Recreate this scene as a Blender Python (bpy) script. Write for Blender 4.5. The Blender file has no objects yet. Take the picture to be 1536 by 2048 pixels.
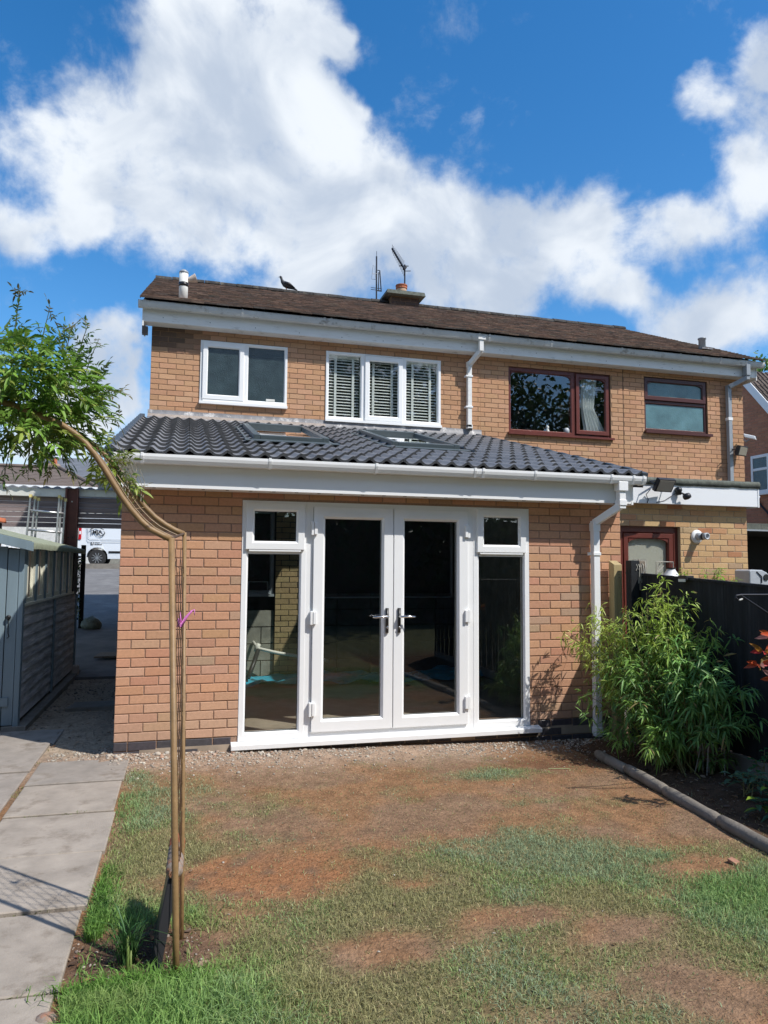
import bpy, math, random
import numpy as np
from mathutils import Vector, Matrix, noise
sc = bpy.context.scene
COL = sc.collection
rnd = random.Random(7)
# ------------------------------------------------------------------ camera
cam_d = bpy.data.cameras.new('camera'); cam = bpy.data.objects.new('camera', cam_d); COL.objects.link(cam)
cam_d.sensor_fit = 'HORIZONTAL'; cam_d.sensor_width = 36.0; cam_d.lens = 33.75
cam_d.clip_start = 0.05; cam_d.clip_end = 2000
RX, UX, FX = (0.963418, -0.267887, 0.007843), (-0.027603, -0.070077, 0.99716), (0.266577, 0.960898, 0.074908)
m = Matrix(((RX[0], UX[0], -FX[0], 0.5047), (RX[1], UX[1], -FX[1], -6.3204), (RX[2], UX[2], -FX[2], 1.5921), (0, 0, 0, 1)))
cam.matrix_world = m
sc.camera = cam
sc.render.resolution_x = 768; sc.render.resolution_y = 1024
# ------------------------------------------------------------------ light
SUN = Vector((1.0, -1.0, 1.75)).normalized()
sl = bpy.data.lights.new('sun', 'SUN'); sl.energy = 3.15; sl.angle = math.radians(0.6); sl.color = (1.0, 0.955, 0.89)
so = bpy.data.objects.new('sun', sl); COL.objects.link(so); so.rotation_euler = SUN.to_track_quat('Z', 'Y').to_euler(); so.location = (20, -20, 35)
sc.view_settings.view_transform = 'Standard'; sc.view_settings.look = 'None'
sc.view_settings.exposure = 0.67; sc.view_settings.gamma = 1.0; sc.view_settings.use_curve_mapping = False
# ------------------------------------------------------------------ sky
BLOBS = [(-0.02,0.801,0.599,0.067),(0.045,0.793,0.607,0.074),(0.112,0.782,0.613,0.049),(0.026,0.83,0.557,0.079),(0.096,0.823,0.559,0.066),(0.153,0.782,0.604,0.023),(0.173,0.815,0.553,0.027),(-0.035,0.86,0.509,0.071),(-0.123,0.858,0.498,0.055),(-0.18,0.863,0.473,0.043),(-0.205,0.895,0.397,0.041),(-0.08,0.89,0.449,0.072),(0.036,0.877,0.479,0.105),(0.138,0.856,0.498,0.093),(0.211,0.84,0.5,0.05),(-0.141,0.892,0.429,0.041),(0.009,0.912,0.409,0.07),(0.108,0.902,0.418,0.084),(0.196,0.88,0.433,0.084),(0.285,0.844,0.455,0.07),(0.323,0.853,0.411,0.072),(0.375,0.813,0.446,0.038),(0.421,0.806,0.416,0.057),(0.487,0.763,0.425,0.043),(0.493,0.784,0.377,0.057),(0.553,0.725,0.41,0.052),(0.598,0.685,0.416,0.05),(0.609,0.648,0.458,0.048),(0.59,0.618,0.519,0.036),(0.549,0.647,0.53,0.034),(0.585,0.597,0.549,0.032),(0.317,0.873,0.371,0.073),(0.404,0.845,0.35,0.053),(0.151,0.917,0.369,0.046),(0.589,0.749,0.303,0.069),(0.639,0.703,0.312,0.066),(-0.106,0.958,0.267,0.049),(-0.102,0.972,0.209,0.064),(-0.110,0.955,0.275,0.05),(-0.10,0.965,0.24,0.05),(-0.165,0.974,0.154,0.069),(0.528,0.773,0.35,0.038)]
world = bpy.data.worlds.new('World'); sc.world = world; world.use_nodes = True
nt = world.node_tree; nt.nodes.clear()
def N(t, **k):
    n = nt.nodes.new(t)
    for a, b in k.items(): setattr(n, a, b)
    return n
def LK(a, b): nt.links.new(a, b)
def MATH(op, a, b=None, c=None, clamp=False):
    n = N('ShaderNodeMath', operation=op, use_clamp=clamp)
    for i, x in enumerate((a, b, c)):
        if x is None: continue
        if isinstance(x, (int, float)): n.inputs[i].default_value = x
        else: LK(x, n.inputs[i])
    return n.outputs[0]
sky = N('ShaderNodeTexSky', sky_type='NISHITA', sun_disc=False, sun_elevation=math.asin(SUN.z), sun_rotation=math.radians(135), altitude=50, air_density=1.0, dust_density=0.5, ozone_density=2.0)
tc = N('ShaderNodeTexCoord'); D = tc.outputs['Generated']
def NOISE(vec, scale, detail, rough, dist=0.0):
    n = N('ShaderNodeTexNoise'); LK(vec, n.inputs['Vector']); n.inputs['Scale'].default_value = scale
    n.inputs['Detail'].default_value = detail; n.inputs['Roughness'].default_value = rough; n.inputs['Distortion'].default_value = dist
    return n
# warp the direction a little so that the cloud edges wander
wn = NOISE(D, 7.0, 4, 0.6)
wv = N('ShaderNodeVectorMath', operation='SUBTRACT'); LK(wn.outputs['Color'], wv.inputs[0]); wv.inputs[1].default_value = (0.5, 0.5, 0.5)
ws = N('ShaderNodeVectorMath', operation='SCALE'); LK(wv.outputs[0], ws.inputs[0]); ws.inputs['Scale'].default_value = 0.10
wa = N('ShaderNodeVectorMath', operation='ADD'); LK(D, wa.inputs[0]); LK(ws.outputs[0], wa.inputs[1])
W2 = wa.outputs[0]
acc = None
for bx_, by_, bz_, br in BLOBS:
    c = Vector((bx_, by_, bz_)).normalized()
    dn = N('ShaderNodeVectorMath', operation='DISTANCE'); LK(W2, dn.inputs[0]); dn.inputs[1].default_value = c
    mr = N('ShaderNodeMapRange', interpolation_type='SMOOTHSTEP'); LK(dn.outputs['Value'], mr.inputs['Value'])
    mr.inputs['From Min'].default_value = br * 1.32; mr.inputs['From Max'].default_value = br * 0.25
    mr.inputs['To Min'].default_value = 0; mr.inputs['To Max'].default_value = 1
    acc = mr.outputs[0] if acc is None else MATH('ADD', acc, mr.outputs[0])
acc = MATH('MINIMUM', acc, 1.30)
# clouds elsewhere in the sky (beside, above and behind the garden)
sepd = N('ShaderNodeSeparateXYZ'); LK(D, sepd.inputs[0])
far = NOISE(D, 2.6, 6, 0.55)
behind = N('ShaderNodeMapRange'); LK(sepd.outputs['Y'], behind.inputs['Value']); behind.inputs['From Min'].default_value = 0.45; behind.inputs['From Max'].default_value = 0.1
farm = N('ShaderNodeMapRange'); LK(far.outputs['Fac'], farm.inputs['Value']); farm.inputs['From Min'].default_value = 0.47; farm.inputs['From Max'].default_value = 0.60
acc = MATH('ADD', acc, MATH('MULTIPLY', behind.outputs[0], farm.outputs[0]))
n1 = NOISE(D, 8.0, 14, 0.66, 0.25)
n2 = NOISE(D, 30.0, 8, 0.6, 0.2)
fb = MATH('ADD', MATH('MULTIPLY', MATH('SUBTRACT', n1.outputs['Fac'], 0.5), 2.5), MATH('MULTIPLY', MATH('SUBTRACT', n2.outputs['Fac'], 0.5), 1.0))
dens = MATH('ADD', acc, fb)
cm = N('ShaderNodeMapRange', interpolation_type='SMOOTHSTEP'); LK(dens, cm.inputs['Value']); cm.inputs['From Min'].default_value = 0.10; cm.inputs['From Max'].default_value = 1.30
cover = cm.outputs[0]
# cloud brightness: thick parts seen from below turn a soft grey
s1 = NOISE(D, 6.5, 7, 0.5, 0.5)
gr = N('ShaderNodeMapRange', interpolation_type='SMOOTHSTEP'); LK(s1.outputs['Fac'], gr.inputs['Value']); gr.inputs['From Min'].default_value = 0.36; gr.inputs['From Max'].default_value = 0.62
low = N('ShaderNodeMapRange', interpolation_type='SMOOTHSTEP'); LK(sepd.outputs['Z'], low.inputs['Value']); low.inputs['From Min'].default_value = 0.30; low.inputs['From Max'].default_value = 0.5; low.inputs['To Min'].default_value = 0.8; low.inputs['To Max'].default_value = 1.0
mixc = N('ShaderNodeMix', data_type='RGBA'); LK(MATH('MULTIPLY', gr.outputs[0], low.outputs[0]), mixc.inputs['Factor'])
mixc.inputs['A'].default_value = (2.25, 2.62, 3.2, 1); mixc.inputs['B'].default_value = (3.8, 4.03, 4.3, 1)
hs = N('ShaderNodeHueSaturation'); LK(sky.outputs[0], hs.inputs['Color']); hs.inputs['Saturation'].default_value = 1.38; hs.inputs['Value'].default_value = 0.77
mx = N('ShaderNodeMix', data_type='RGBA'); LK(cover, mx.inputs['Factor']); LK(hs.outputs[0], mx.inputs['A']); LK(mixc.outputs['Result'], mx.inputs['B'])
bg = N('ShaderNodeBackground'); LK(mx.outputs['Result'], bg.inputs['Color']); bg.inputs['Strength'].default_value = 0.15
wo = N('ShaderNodeOutputWorld'); LK(bg.outputs[0], wo.inputs[0])

# ------------------------------------------------------------------ materials
def mat(name, col, rough=0.6, var=0.0, vs=8.0, bump=0.0, bs=60.0, attr=False, metal=0.0, spec=0.5, speck=None, stretch=None, dirt=None, trans=0.0, coat=0.0):
    mt = bpy.data.materials.new(name); mt.use_nodes = True; t = mt.node_tree; nd = t.nodes; b = nd['Principled BSDF']
    def nn(k): return nd.new(k)
    L = t.links.new
    co = nn('ShaderNodeTexCoord').outputs['Object']
    if stretch:
        mp = nn('ShaderNodeMapping'); L(co, mp.inputs['Vector']); mp.inputs['Scale'].default_value = stretch; co = mp.outputs[0]
    if attr:
        a = nn('ShaderNodeAttribute'); a.attribute_name = 'Col'; c = a.outputs['Color']
    else:
        r = nn('ShaderNodeRGB'); r.outputs[0].default_value = (*col, 1); c = r.outputs[0]
    if var > 0:
        n = nn('ShaderNodeTexNoise'); L(co, n.inputs['Vector']); n.inputs['Scale'].default_value = vs; n.inputs['Detail'].default_value = 9; n.inputs['Roughness'].default_value = 0.62
        r = nn('ShaderNodeMapRange'); L(n.outputs['Fac'], r.inputs['Value']); r.inputs['From Min'].default_value = 0.28; r.inputs['From Max'].default_value = 0.72
        r.inputs['To Min'].default_value = 1 - var; r.inputs['To Max'].default_value = 1 + var
        mu = nn('ShaderNodeVectorMath'); mu.operation = 'SCALE'; L(c, mu.inputs[0]); L(r.outputs[0], mu.inputs['Scale']); c = mu.outputs[0]
    if dirt:  # (colour, scale, lo, hi): patchy stain with an outline of its own
        dc, dsx, lo, hi = dirt
        n = nn('ShaderNodeTexNoise'); L(co, n.inputs['Vector']); n.inputs['Scale'].default_value = dsx; n.inputs['Detail'].default_value = 10; n.inputs['Roughness'].default_value = 0.68
        r = nn('ShaderNodeMapRange'); L(n.outputs['Fac'], r.inputs['Value']); r.inputs['From Min'].default_value = lo; r.inputs['From Max'].default_value = hi
        mx_ = nn('ShaderNodeMix'); mx_.data_type = 'RGBA'; L(r.outputs[0], mx_.inputs['Factor']); L(c, mx_.inputs['A']); mx_.inputs['B'].default_value = (*dc, 1); c = mx_.outputs['Result']
    if speck:  # (colour, scale, threshold)
        sc_, ss, th = speck
        v = nn('ShaderNodeTexNoise'); L(co, v.inputs['Vector']); v.inputs['Scale'].default_value = ss; v.inputs['Detail'].default_value = 3
        r = nn('ShaderNodeMapRange'); L(v.outputs['Fac'], r.inputs['Value']); r.inputs['From Min'].default_value = th; r.inputs['From Max'].default_value = th + 0.04
        mx_ = nn('ShaderNodeMix'); mx_.data_type = 'RGBA'; L(r.outputs[0], mx_.inputs['Factor']); L(c, mx_.inputs['A']); mx_.inputs['B'].default_value = (*sc_, 1); c = mx_.outputs['Result']
    L(c, b.inputs['Base Color'])
    b.inputs['Roughness'].default_value = rough; b.inputs['Metallic'].default_value = metal; b.inputs['Specular IOR Level'].default_value = spec
    if coat: b.inputs['Coat Weight'].default_value = coat
    if bump > 0:
        n = nn('ShaderNodeTexNoise'); L(co, n.inputs['Vector']); n.inputs['Scale'].default_value = bs; n.inputs['Detail'].default_value = 8
        bp = nn('ShaderNodeBump'); L(n.outputs['Fac'], bp.inputs['Height']); bp.inputs['Strength'].default_value = 1.0; bp.inputs['Distance'].default_value = bump
        L(bp.outputs[0], b.inputs['Normal'])
    if trans > 0:
        tr = nn('ShaderNodeBsdfTranslucent'); L(c, tr.inputs['Color'])
        ms = nn('ShaderNodeMixShader'); ms.inputs[0].default_value = trans
        out = nd['Material Output']; L(b.outputs[0], ms.inputs[1]); L(tr.outputs[0], ms.inputs[2]); L(ms.outputs[0], out.inputs[0])
    return mt
def glass_mat(name, tint=(0.93, 0.95, 0.94), refl=1.0, rough=0.0, wavy=0.0):
    mt = bpy.data.materials.new(name); mt.use_nodes = True; t = mt.node_tree; nd = t.nodes; nd.remove(nd['Principled BSDF'])
    tr = nd.new('ShaderNodeBsdfTransparent'); tr.inputs[0].default_value = (*tint, 1)
    gl = nd.new('ShaderNodeBsdfGlossy'); gl.inputs['Roughness'].default_value = rough; gl.inputs['Color'].default_value = (refl, refl, refl, 1)
    fr = nd.new('ShaderNodeFresnel'); fr.inputs['IOR'].default_value = 1.55
    mu = nd.new('ShaderNodeMath'); mu.operation = 'MULTIPLY'; mu.use_clamp = True; mu.inputs[1].default_value = 2.5; t.links.new(fr.outputs[0], mu.inputs[0])
    ge = nd.new('ShaderNodeNewGeometry'); iv = nd.new('ShaderNodeMath'); iv.operation = 'SUBTRACT'; iv.inputs[0].default_value = 1.0; t.links.new(ge.outputs['Backfacing'], iv.inputs[1])
    mu2 = nd.new('ShaderNodeMath'); mu2.operation = 'MULTIPLY'; t.links.new(mu.outputs[0], mu2.inputs[0]); t.links.new(iv.outputs[0], mu2.inputs[1]); mu = mu2
    ms = nd.new('ShaderNodeMixShader'); t.links.new(mu.outputs[0], ms.inputs[0]); t.links.new(tr.outputs[0], ms.inputs[1]); t.links.new(gl.outputs[0], ms.inputs[2])
    if wavy:
        co = nd.new('ShaderNodeTexCoord'); n = nd.new('ShaderNodeTexNoise'); n.inputs['Scale'].default_value = 1.6; t.links.new(co.outputs['Object'], n.inputs['Vector'])
        bp = nd.new('ShaderNodeBump'); bp.inputs['Distance'].default_value = wavy; t.links.new(n.outputs['Fac'], bp.inputs['Height']); t.links.new(bp.outputs[0], gl.inputs['Normal']); t.links.new(bp.outputs[0], fr.inputs['Normal'])
    t.links.new(ms.outputs[0], nd['Material Output'].inputs[0])
    return mt
def frosted_mat(name, col, bs=90, rough=0.25):
    mt = mat(name, col, rough=rough, var=0.35, vs=3.0, bump=0.004, bs=bs, spec=0.8)
    return mt
m_brick = mat('brick_face', (1, 1, 1), rough=0.88, var=0.11, vs=38, bump=0.0016, bs=170, attr=True, spec=0.25, speck=((0.10, 0.045, 0.03), 130, 0.69))
m_mortar = mat('mortar_pinkish', (0.33, 0.215, 0.155), rough=0.95, var=0.18, vs=60, bump=0.002, bs=220, spec=0.1)
m_mortar_old = mat('mortar_old', (0.29, 0.185, 0.12), rough=0.95, var=0.25, vs=40, bump=0.002, bs=220, spec=0.1)
m_upvc = mat('white_upvc', (0.86, 0.87, 0.87), rough=0.33, var=0.02, vs=5, spec=0.45)
m_upvc_old = mat('aged_upvc', (0.78, 0.78, 0.76), rough=0.45, var=0.05, vs=4, spec=0.4, dirt=((0.42, 0.40, 0.36), 5.0, 0.56, 0.75), stretch=(1, 1, 6))
m_gut_old = mat('aged_gutter', (0.60, 0.61, 0.60), rough=0.5, var=0.08, vs=6, dirt=((0.25, 0.23, 0.20), 9.0, 0.56, 0.72))
m_greypipe = mat('grey_plastic', (0.30, 0.33, 0.36), rough=0.4, var=0.06, vs=6)
m_brown = mat('brown_window_paint', (0.13, 0.028, 0.018), rough=0.38, var=0.15, vs=12, spec=0.5)
m_browndark = mat('dark_brown_window_paint', (0.075, 0.020, 0.016), rough=0.38, var=0.15, vs=12, spec=0.5)
m_glass = glass_mat('window_glass', wavy=0.0012)
m_frost_d = mat('obscured_glass', (0.035, 0.055, 0.06), rough=0.12, var=0.35, vs=5, bump=0.006, bs=75, spec=0.9)
m_frost_t = mat('teal_obscured_glass', (0.10, 0.20, 0.22), rough=0.22, var=0.3, vs=3.5, bump=0.004, bs=60, spec=0.8)
m_rtile = mat('concrete_tile_grey', (1, 1, 1), rough=0.5, var=0.28, vs=30, bump=0.0012, bs=160, attr=True, spec=0.4, speck=((0.16, 0.15, 0.145), 90, 0.70))
m_otile = mat('old_brown_tile', (1, 1, 1), rough=0.9, var=0.45, vs=14, bump=0.003, bs=90, attr=True, spec=0.2, dirt=((0.15, 0.135, 0.10), 7.0, 0.57, 0.70))
m_verge = mat('blue_grey_verge', (0.045, 0.06, 0.075), rough=0.5)
m_lead = mat('lead_flashing', (0.19, 0.19, 0.20), rough=0.55, var=0.25, vs=9, bump=0.004, bs=14, dirt=((0.62, 0.60, 0.58), 7.0, 0.54, 0.66))
m_mort_light = mat('light_mortar_fillet', (0.52, 0.44, 0.38), rough=0.95, var=0.15, vs=20, bump=0.004, bs=40)
m_velux = mat('grey_rooflight_metal', (0.10, 0.125, 0.135), rough=0.38, var=0.06, vs=6, metal=0.2)
m_chrome = mat('polished_chrome', (0.75, 0.75, 0.75), rough=0.12, metal=1.0)
m_black = mat('black_plastic', (0.015, 0.015, 0.016), rough=0.35)
m_darkmetal = mat('dark_metal', (0.035, 0.035, 0.04), rough=0.45, metal=0.4)
m_alu = mat('aluminium', (0.55, 0.56, 0.57), rough=0.38, metal=0.75, var=0.08, vs=20)
m_felt = mat('grey_roof_felt', (0.11, 0.12, 0.10), rough=0.95, var=0.4, vs=16, bump=0.004, bs=120, speck=((0.25, 0.26, 0.22), 150, 0.66))
m_greenfelt = mat('green_mineral_felt', (0.26, 0.29, 0.21), rough=0.95, var=0.25, vs=9, bump=0.004, bs=50, dirt=((0.09, 0.085, 0.05), 6.0, 0.58, 0.72))
m_shed = mat('blue_grey_shed_paint', (0.20, 0.27, 0.31), rough=0.62, var=0.18, vs=5, bump=0.0015, bs=40, stretch=(1, 1, 0.12))
m_shedside = mat('weathered_shed_boards', (0.60, 0.57, 0.56), rough=0.8, var=0.45, vs=4, bump=0.003, bs=50, stretch=(6, 0.6, 6), dirt=((0.33, 0.33, 0.36), 3.0, 0.5, 0.7))
m_creamwood = mat('cream_paint', (0.72, 0.70, 0.58), rough=0.6, var=0.12, vs=14)
m_rust = mat('red_oxide_steel', (0.14, 0.045, 0.032), rough=0.5, var=0.25, vs=10)
m_plank = mat('weathered_planks', (0.23, 0.185, 0.18), rough=0.85, var=0.4, vs=2.2, bump=0.003, bs=30, stretch=(0.5, 6, 9))
m_whitepaint = mat('chalky_white_paint', (0.68, 0.68, 0.64), rough=0.7, var=0.12, vs=7, dirt=((0.35, 0.33, 0.28), 6.0, 0.6, 0.78))
m_whitefasc = mat('bright_white_fascia', (0.82, 0.84, 0.86), rough=0.35)
m_fence = mat('black_stained_fence', (0.017, 0.019, 0.022), rough=0.7, var=0.5, vs=3, bump=0.003, bs=40, stretch=(8, 8, 0.35), spec=0.3, dirt=((0.06, 0.06, 0.058), 6.0, 0.58, 0.74))
m_greenpost = mat('tanalised_timber', (0.40, 0.31, 0.155), rough=0.75, var=0.25, vs=5, bump=0.002, bs=50, stretch=(8, 8, 0.5))
m_greywood = mat('grey_weathered_timber', (0.22, 0.18, 0.135), rough=0.85, var=0.35, vs=5, bump=0.003, bs=60, stretch=(8, 8, 0.6))
m_conc = mat('concrete', (0.23, 0.21, 0.18), rough=0.93, var=0.22, vs=7, bump=0.003, bs=90, dirt=((0.11, 0.10, 0.08), 4.0, 0.55, 0.75))
m_slab = mat('paving_slab', (1, 1, 1), rough=0.9, var=0.22, vs=5.5, bump=0.002, bs=120, attr=True, dirt=((0.17, 0.135, 0.10), 6.0, 0.53, 0.72), speck=((0.24, 0.22, 0.19), 260, 0.68))
m_soil = mat('garden_soil', (1, 1, 1), rough=0.97, var=0.38, vs=34, bump=0.014, bs=75, attr=True, spec=0.1, dirt=((0.13,0.085,0.05), 11.0, 0.60, 0.70), speck=((0.36,0.27,0.19), 160, 0.66))
m_grass = mat('grass_blades', (1, 1, 1), rough=0.6, attr=True, trans=0.35, spec=0.25)
m_leaf = mat('leaf_green', (1, 1, 1), rough=0.42, attr=True, trans=0.38, spec=0.45)
m_stem = mat('plant_stem', (0.22, 0.20, 0.08), rough=0.6, var=0.2, vs=20)
m_trunk = mat('tree_bark', (0.09, 0.07, 0.05), rough=0.9, var=0.3, vs=10, bump=0.02, bs=12)
m_arch = mat('tan_coated_steel', (0.25, 0.155, 0.07), rough=0.5, var=0.22, vs=22, spec=0.4, bump=0.0006, bs=90, dirt=((0.10,0.055,0.025), 14.0, 0.60, 0.70))
m_archwire = mat('brown_wire', (0.085, 0.045, 0.022), rough=0.4)
m_pink = mat('pink_string', (0.75, 0.22, 0.62), rough=0.6)
m_gravel = mat('gravel', (1, 1, 1), rough=0.93, var=0.15, vs=60, attr=True)
m_asphalt = mat('asphalt', (0.15, 0.145, 0.14), rough=0.9, var=0.25, vs=3, bump=0.004, bs=120, dirt=((0.22, 0.215, 0.205), 1.3, 0.5, 0.7))
m_vanpaint = mat('white_van_paint', (0.72, 0.76, 0.80), rough=0.22, coat=0.5)
m_tyre = mat('tyre_rubber', (0.02, 0.02, 0.02), rough=0.8)
m_red = mat('red_lens', (0.45, 0.012, 0.015), rough=0.15)
m_terra = mat('terracotta', (0.42, 0.13, 0.06), rough=0.8, var=0.25, vs=18, bump=0.002, bs=60)
m_cream = mat('cream_clay', (0.55, 0.37, 0.25), rough=0.8, var=0.12, vs=18)
m_greyclay = mat('grey_weathered_clay', (0.25, 0.205, 0.17), rough=0.9, var=0.4, vs=25, bump=0.004, bs=60, dirt=((0.36, 0.17, 0.10), 16.0, 0.52, 0.62))
m_inwall = mat('room_block_wall', (0.25, 0.245, 0.21), rough=0.95, var=0.3, vs=6, bump=0.003, bs=60)
m_inbrick = mat('room_yellow_brick', (1, 1, 1), rough=0.9, var=0.2, vs=30, attr=True)
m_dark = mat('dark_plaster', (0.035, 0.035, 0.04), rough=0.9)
m_void = mat('near_black_paint_and_shade', (0.008, 0.008, 0.009), rough=0.9)
m_roomfloor = mat('screed_floor', (0.36, 0.29, 0.22), rough=0.75, var=0.35, vs=2.5)
m_bluesheet = mat('blue_membrane', (0.04, 0.36, 0.52), rough=0.35, bump=0.02, bs=6, var=0.3, vs=4)
m_wpipe = mat('white_pipe', (0.78, 0.76, 0.70), rough=0.4)
m_blind = mat('white_blind_slats', (0.85, 0.85, 0.82), rough=0.5)
m_curtain = mat('white_curtain', (0.88, 0.90, 0.90), rough=0.9, trans=0.15)
m_plasterw = mat('painted_plaster', (0.62, 0.58, 0.50), rough=0.9)
m_pigeon = mat('pigeon_feathers', (0.035, 0.037, 0.045), rough=0.6, var=0.3, vs=25)
m_lens = mat('floodlight_lens', (0.32, 0.29, 0.24), rough=0.15, spec=0.8)
m_grey = mat('light_grey_plastic', (0.42, 0.45, 0.48), rough=0.4, var=0.08, vs=10)
m_string = mat('pale_string', (0.45, 0.42, 0.36), rough=0.8)
m_concold = mat('weathered_edging_stone', (0.20, 0.175, 0.145), rough=0.9, var=0.3, vs=7, bump=0.004, bs=60, dirt=((0.07, 0.055, 0.035), 4.0, 0.52, 0.7))
m_vanwin = mat('dark_tinted_glass', (0.01, 0.012, 0.014), rough=0.06, spec=0.8)

# ------------------------------------------------------------------ mesh helpers
WL = {}
def tag(o, label=None, cat=None, group=None, kind=None):
    if label: o['label'] = label
    if cat: o['category'] = cat
    if group: o['group'] = group
    if kind: o['kind'] = kind
    return o
def thing(name, loc, label, cat, group=None):
    o = bpy.data.objects.new(name, None); COL.objects.link(o); o.location = loc; o.empty_display_size = 0.1
    WL[o.name] = Vector(loc); return tag(o, label, cat, group)
class MB:
    def __init__(s): s.v = []; s.f = []; s.c = []; s.has = False
    def add(s, vs, fs, col=None):
        n = len(s.v); s.v += [tuple(p) for p in vs]
        for f in fs: s.f.append(tuple(n + i for i in f)); s.c.append(col)
        if col is not None: s.has = True
        return s
    def box(s, x0, x1, y0, y1, z0, z1, col=None):
        return s.add([(x0,y0,z0),(x1,y0,z0),(x1,y1,z0),(x0,y1,z0),(x0,y0,z1),(x1,y0,z1),(x1,y1,z1),(x0,y1,z1)],
                     [(0,3,2,1),(4,5,6,7),(0,1,5,4),(1,2,6,5),(2,3,7,6),(3,0,4,7)], col)
    def obox(s, c, ax, ay, az, col=None):
        c = Vector(c); ax = Vector(ax); ay = Vector(ay); az = Vector(az); vs = []
        for k in (-1, 1):
            for i, j in ((-1,-1),(1,-1),(1,1),(-1,1)): vs.append(c + ax*i + ay*j + az*k)
        return s.add(vs, [(0,3,2,1),(4,5,6,7),(0,1,5,4),(1,2,6,5),(2,3,7,6),(3,0,4,7)], col)
    def bar(s, a, b, w, h, up=(0,0,1), col=None):
        a = Vector(a); b = Vector(b); d = (b-a); L = d.length; d.normalize(); up = Vector(up)
        sd = d.cross(up)
        if sd.length < 1e-4: sd = d.cross(Vector((0,1,0)))
        sd.normalize(); u = sd.cross(d)
        return s.obox((a+b)/2, d*L/2, sd*w/2, u*h/2, col)
    def tube(s, pts, r, n=8, caps=True, col=None):
        pts = [Vector(p) for p in pts]; rs = r if isinstance(r, (list, tuple)) else [r]*len(pts)
        rings = []; prev = None
        for i, p in enumerate(pts):
            d = (pts[min(i+1, len(pts)-1)] - pts[max(i-1, 0)])
            if d.length < 1e-9: d = Vector((0,0,1))
            d.normalize()
            if prev is None:
                a = Vector((0,0,1)) if abs(d.z) < 0.9 else Vector((1,0,0)); u = d.cross(a).normalized()
            else:
                u = prev - d*prev.dot(d)
                u = u.normalized() if u.length > 1e-6 else d.orthogonal().normalized()
            prev = u; w = d.cross(u)
            rings.append([p + (u*math.cos(2*math.pi*k/n) + w*math.sin(2*math.pi*k/n))*rs[i] for k in range(n)])
        vs = [q for R in rings for q in R]; fs = []
        for i in range(len(pts)-1):
            for k in range(n): fs.append((i*n+k, i*n+(k+1)%n, (i+1)*n+(k+1)%n, (i+1)*n+k))
        if caps: fs.append(tuple(range(n-1, -1, -1))); fs.append(tuple((len(pts)-1)*n+k for k in range(n)))
        return s.add(vs, fs, col)
    def sweep(s, prof, p0, p1, ay=(0,1,0), az=(0,0,1), col=None):   # closed profile (a,b) swept straight from p0 to p1
        p0 = Vector(p0); p1 = Vector(p1); ay = Vector(ay); az = Vector(az); n = len(prof)
        vs = [p0 + ay*a + az*b for a, b in prof] + [p1 + ay*a + az*b for a, b in prof]
        fs = [(i, (i+1)%n, n+(i+1)%n, n+i) for i in range(n)] + [tuple(range(n-1,-1,-1)), tuple(range(n, 2*n))]
        return s.add(vs, fs, col)
    def lathe(s, c, axis, prof, n=16, col=None):  # prof (r, h) along axis
        c = Vector(c); d = Vector(axis).normalized(); u = d.orthogonal().normalized(); w = d.cross(u); vs = []
        for r, h in prof:
            for k in range(n): vs.append(c + d*h + (u*math.cos(2*math.pi*k/n) + w*math.sin(2*math.pi*k/n))*r)
        fs = []
        for i in range(len(prof)-1):
            for k in range(n): fs.append((i*n+k, i*n+(k+1)%n, (i+1)*n+(k+1)%n, (i+1)*n+k))
        fs.append(tuple(range(n-1,-1,-1))); fs.append(tuple((len(prof)-1)*n+k for k in range(n)))
        return s.add(vs, fs, col)
    def build(s, name, mt, parent=None, smooth=False, bev=0.0, label=None):
        me = bpy.data.meshes.new(name); o = bpy.data.objects.new(name, me); COL.objects.link(o)
        base = Vector((0,0,0))
        if parent is not None: o.parent = parent; base = WL[parent.name]
        WL[o.name] = base.copy() if parent is not None else Vector((0,0,0))
        bx0, by0, bz0 = base
        me.from_pydata([(a-bx0, b-by0, c-bz0) for a, b, c in s.v], [], s.f)
        if s.has:
            at = me.color_attributes.new('Col', 'FLOAT_COLOR', 'CORNER'); arr = np.empty((len(me.loops), 4), np.float32); k = 0
            for f, c in zip(s.f, s.c):
                arr[k:k+len(f), :3] = c if c is not None else (0.5, 0.5, 0.5); k += len(f)
            arr[:, 3] = 1; at.data.foreach_set('color', arr.ravel())
        me.materials.append(mt)
        if smooth: me.polygons.foreach_set('use_smooth', [True]*len(me.polygons))
        me.update()
        if bev > 0:
            md = o.modifiers.new('bevel', 'BEVEL'); md.width = bev; md.segments = 2; md.limit_method = 'ANGLE'; md.angle_limit = math.radians(40)
        if label: o['label'] = label
        return o
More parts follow.
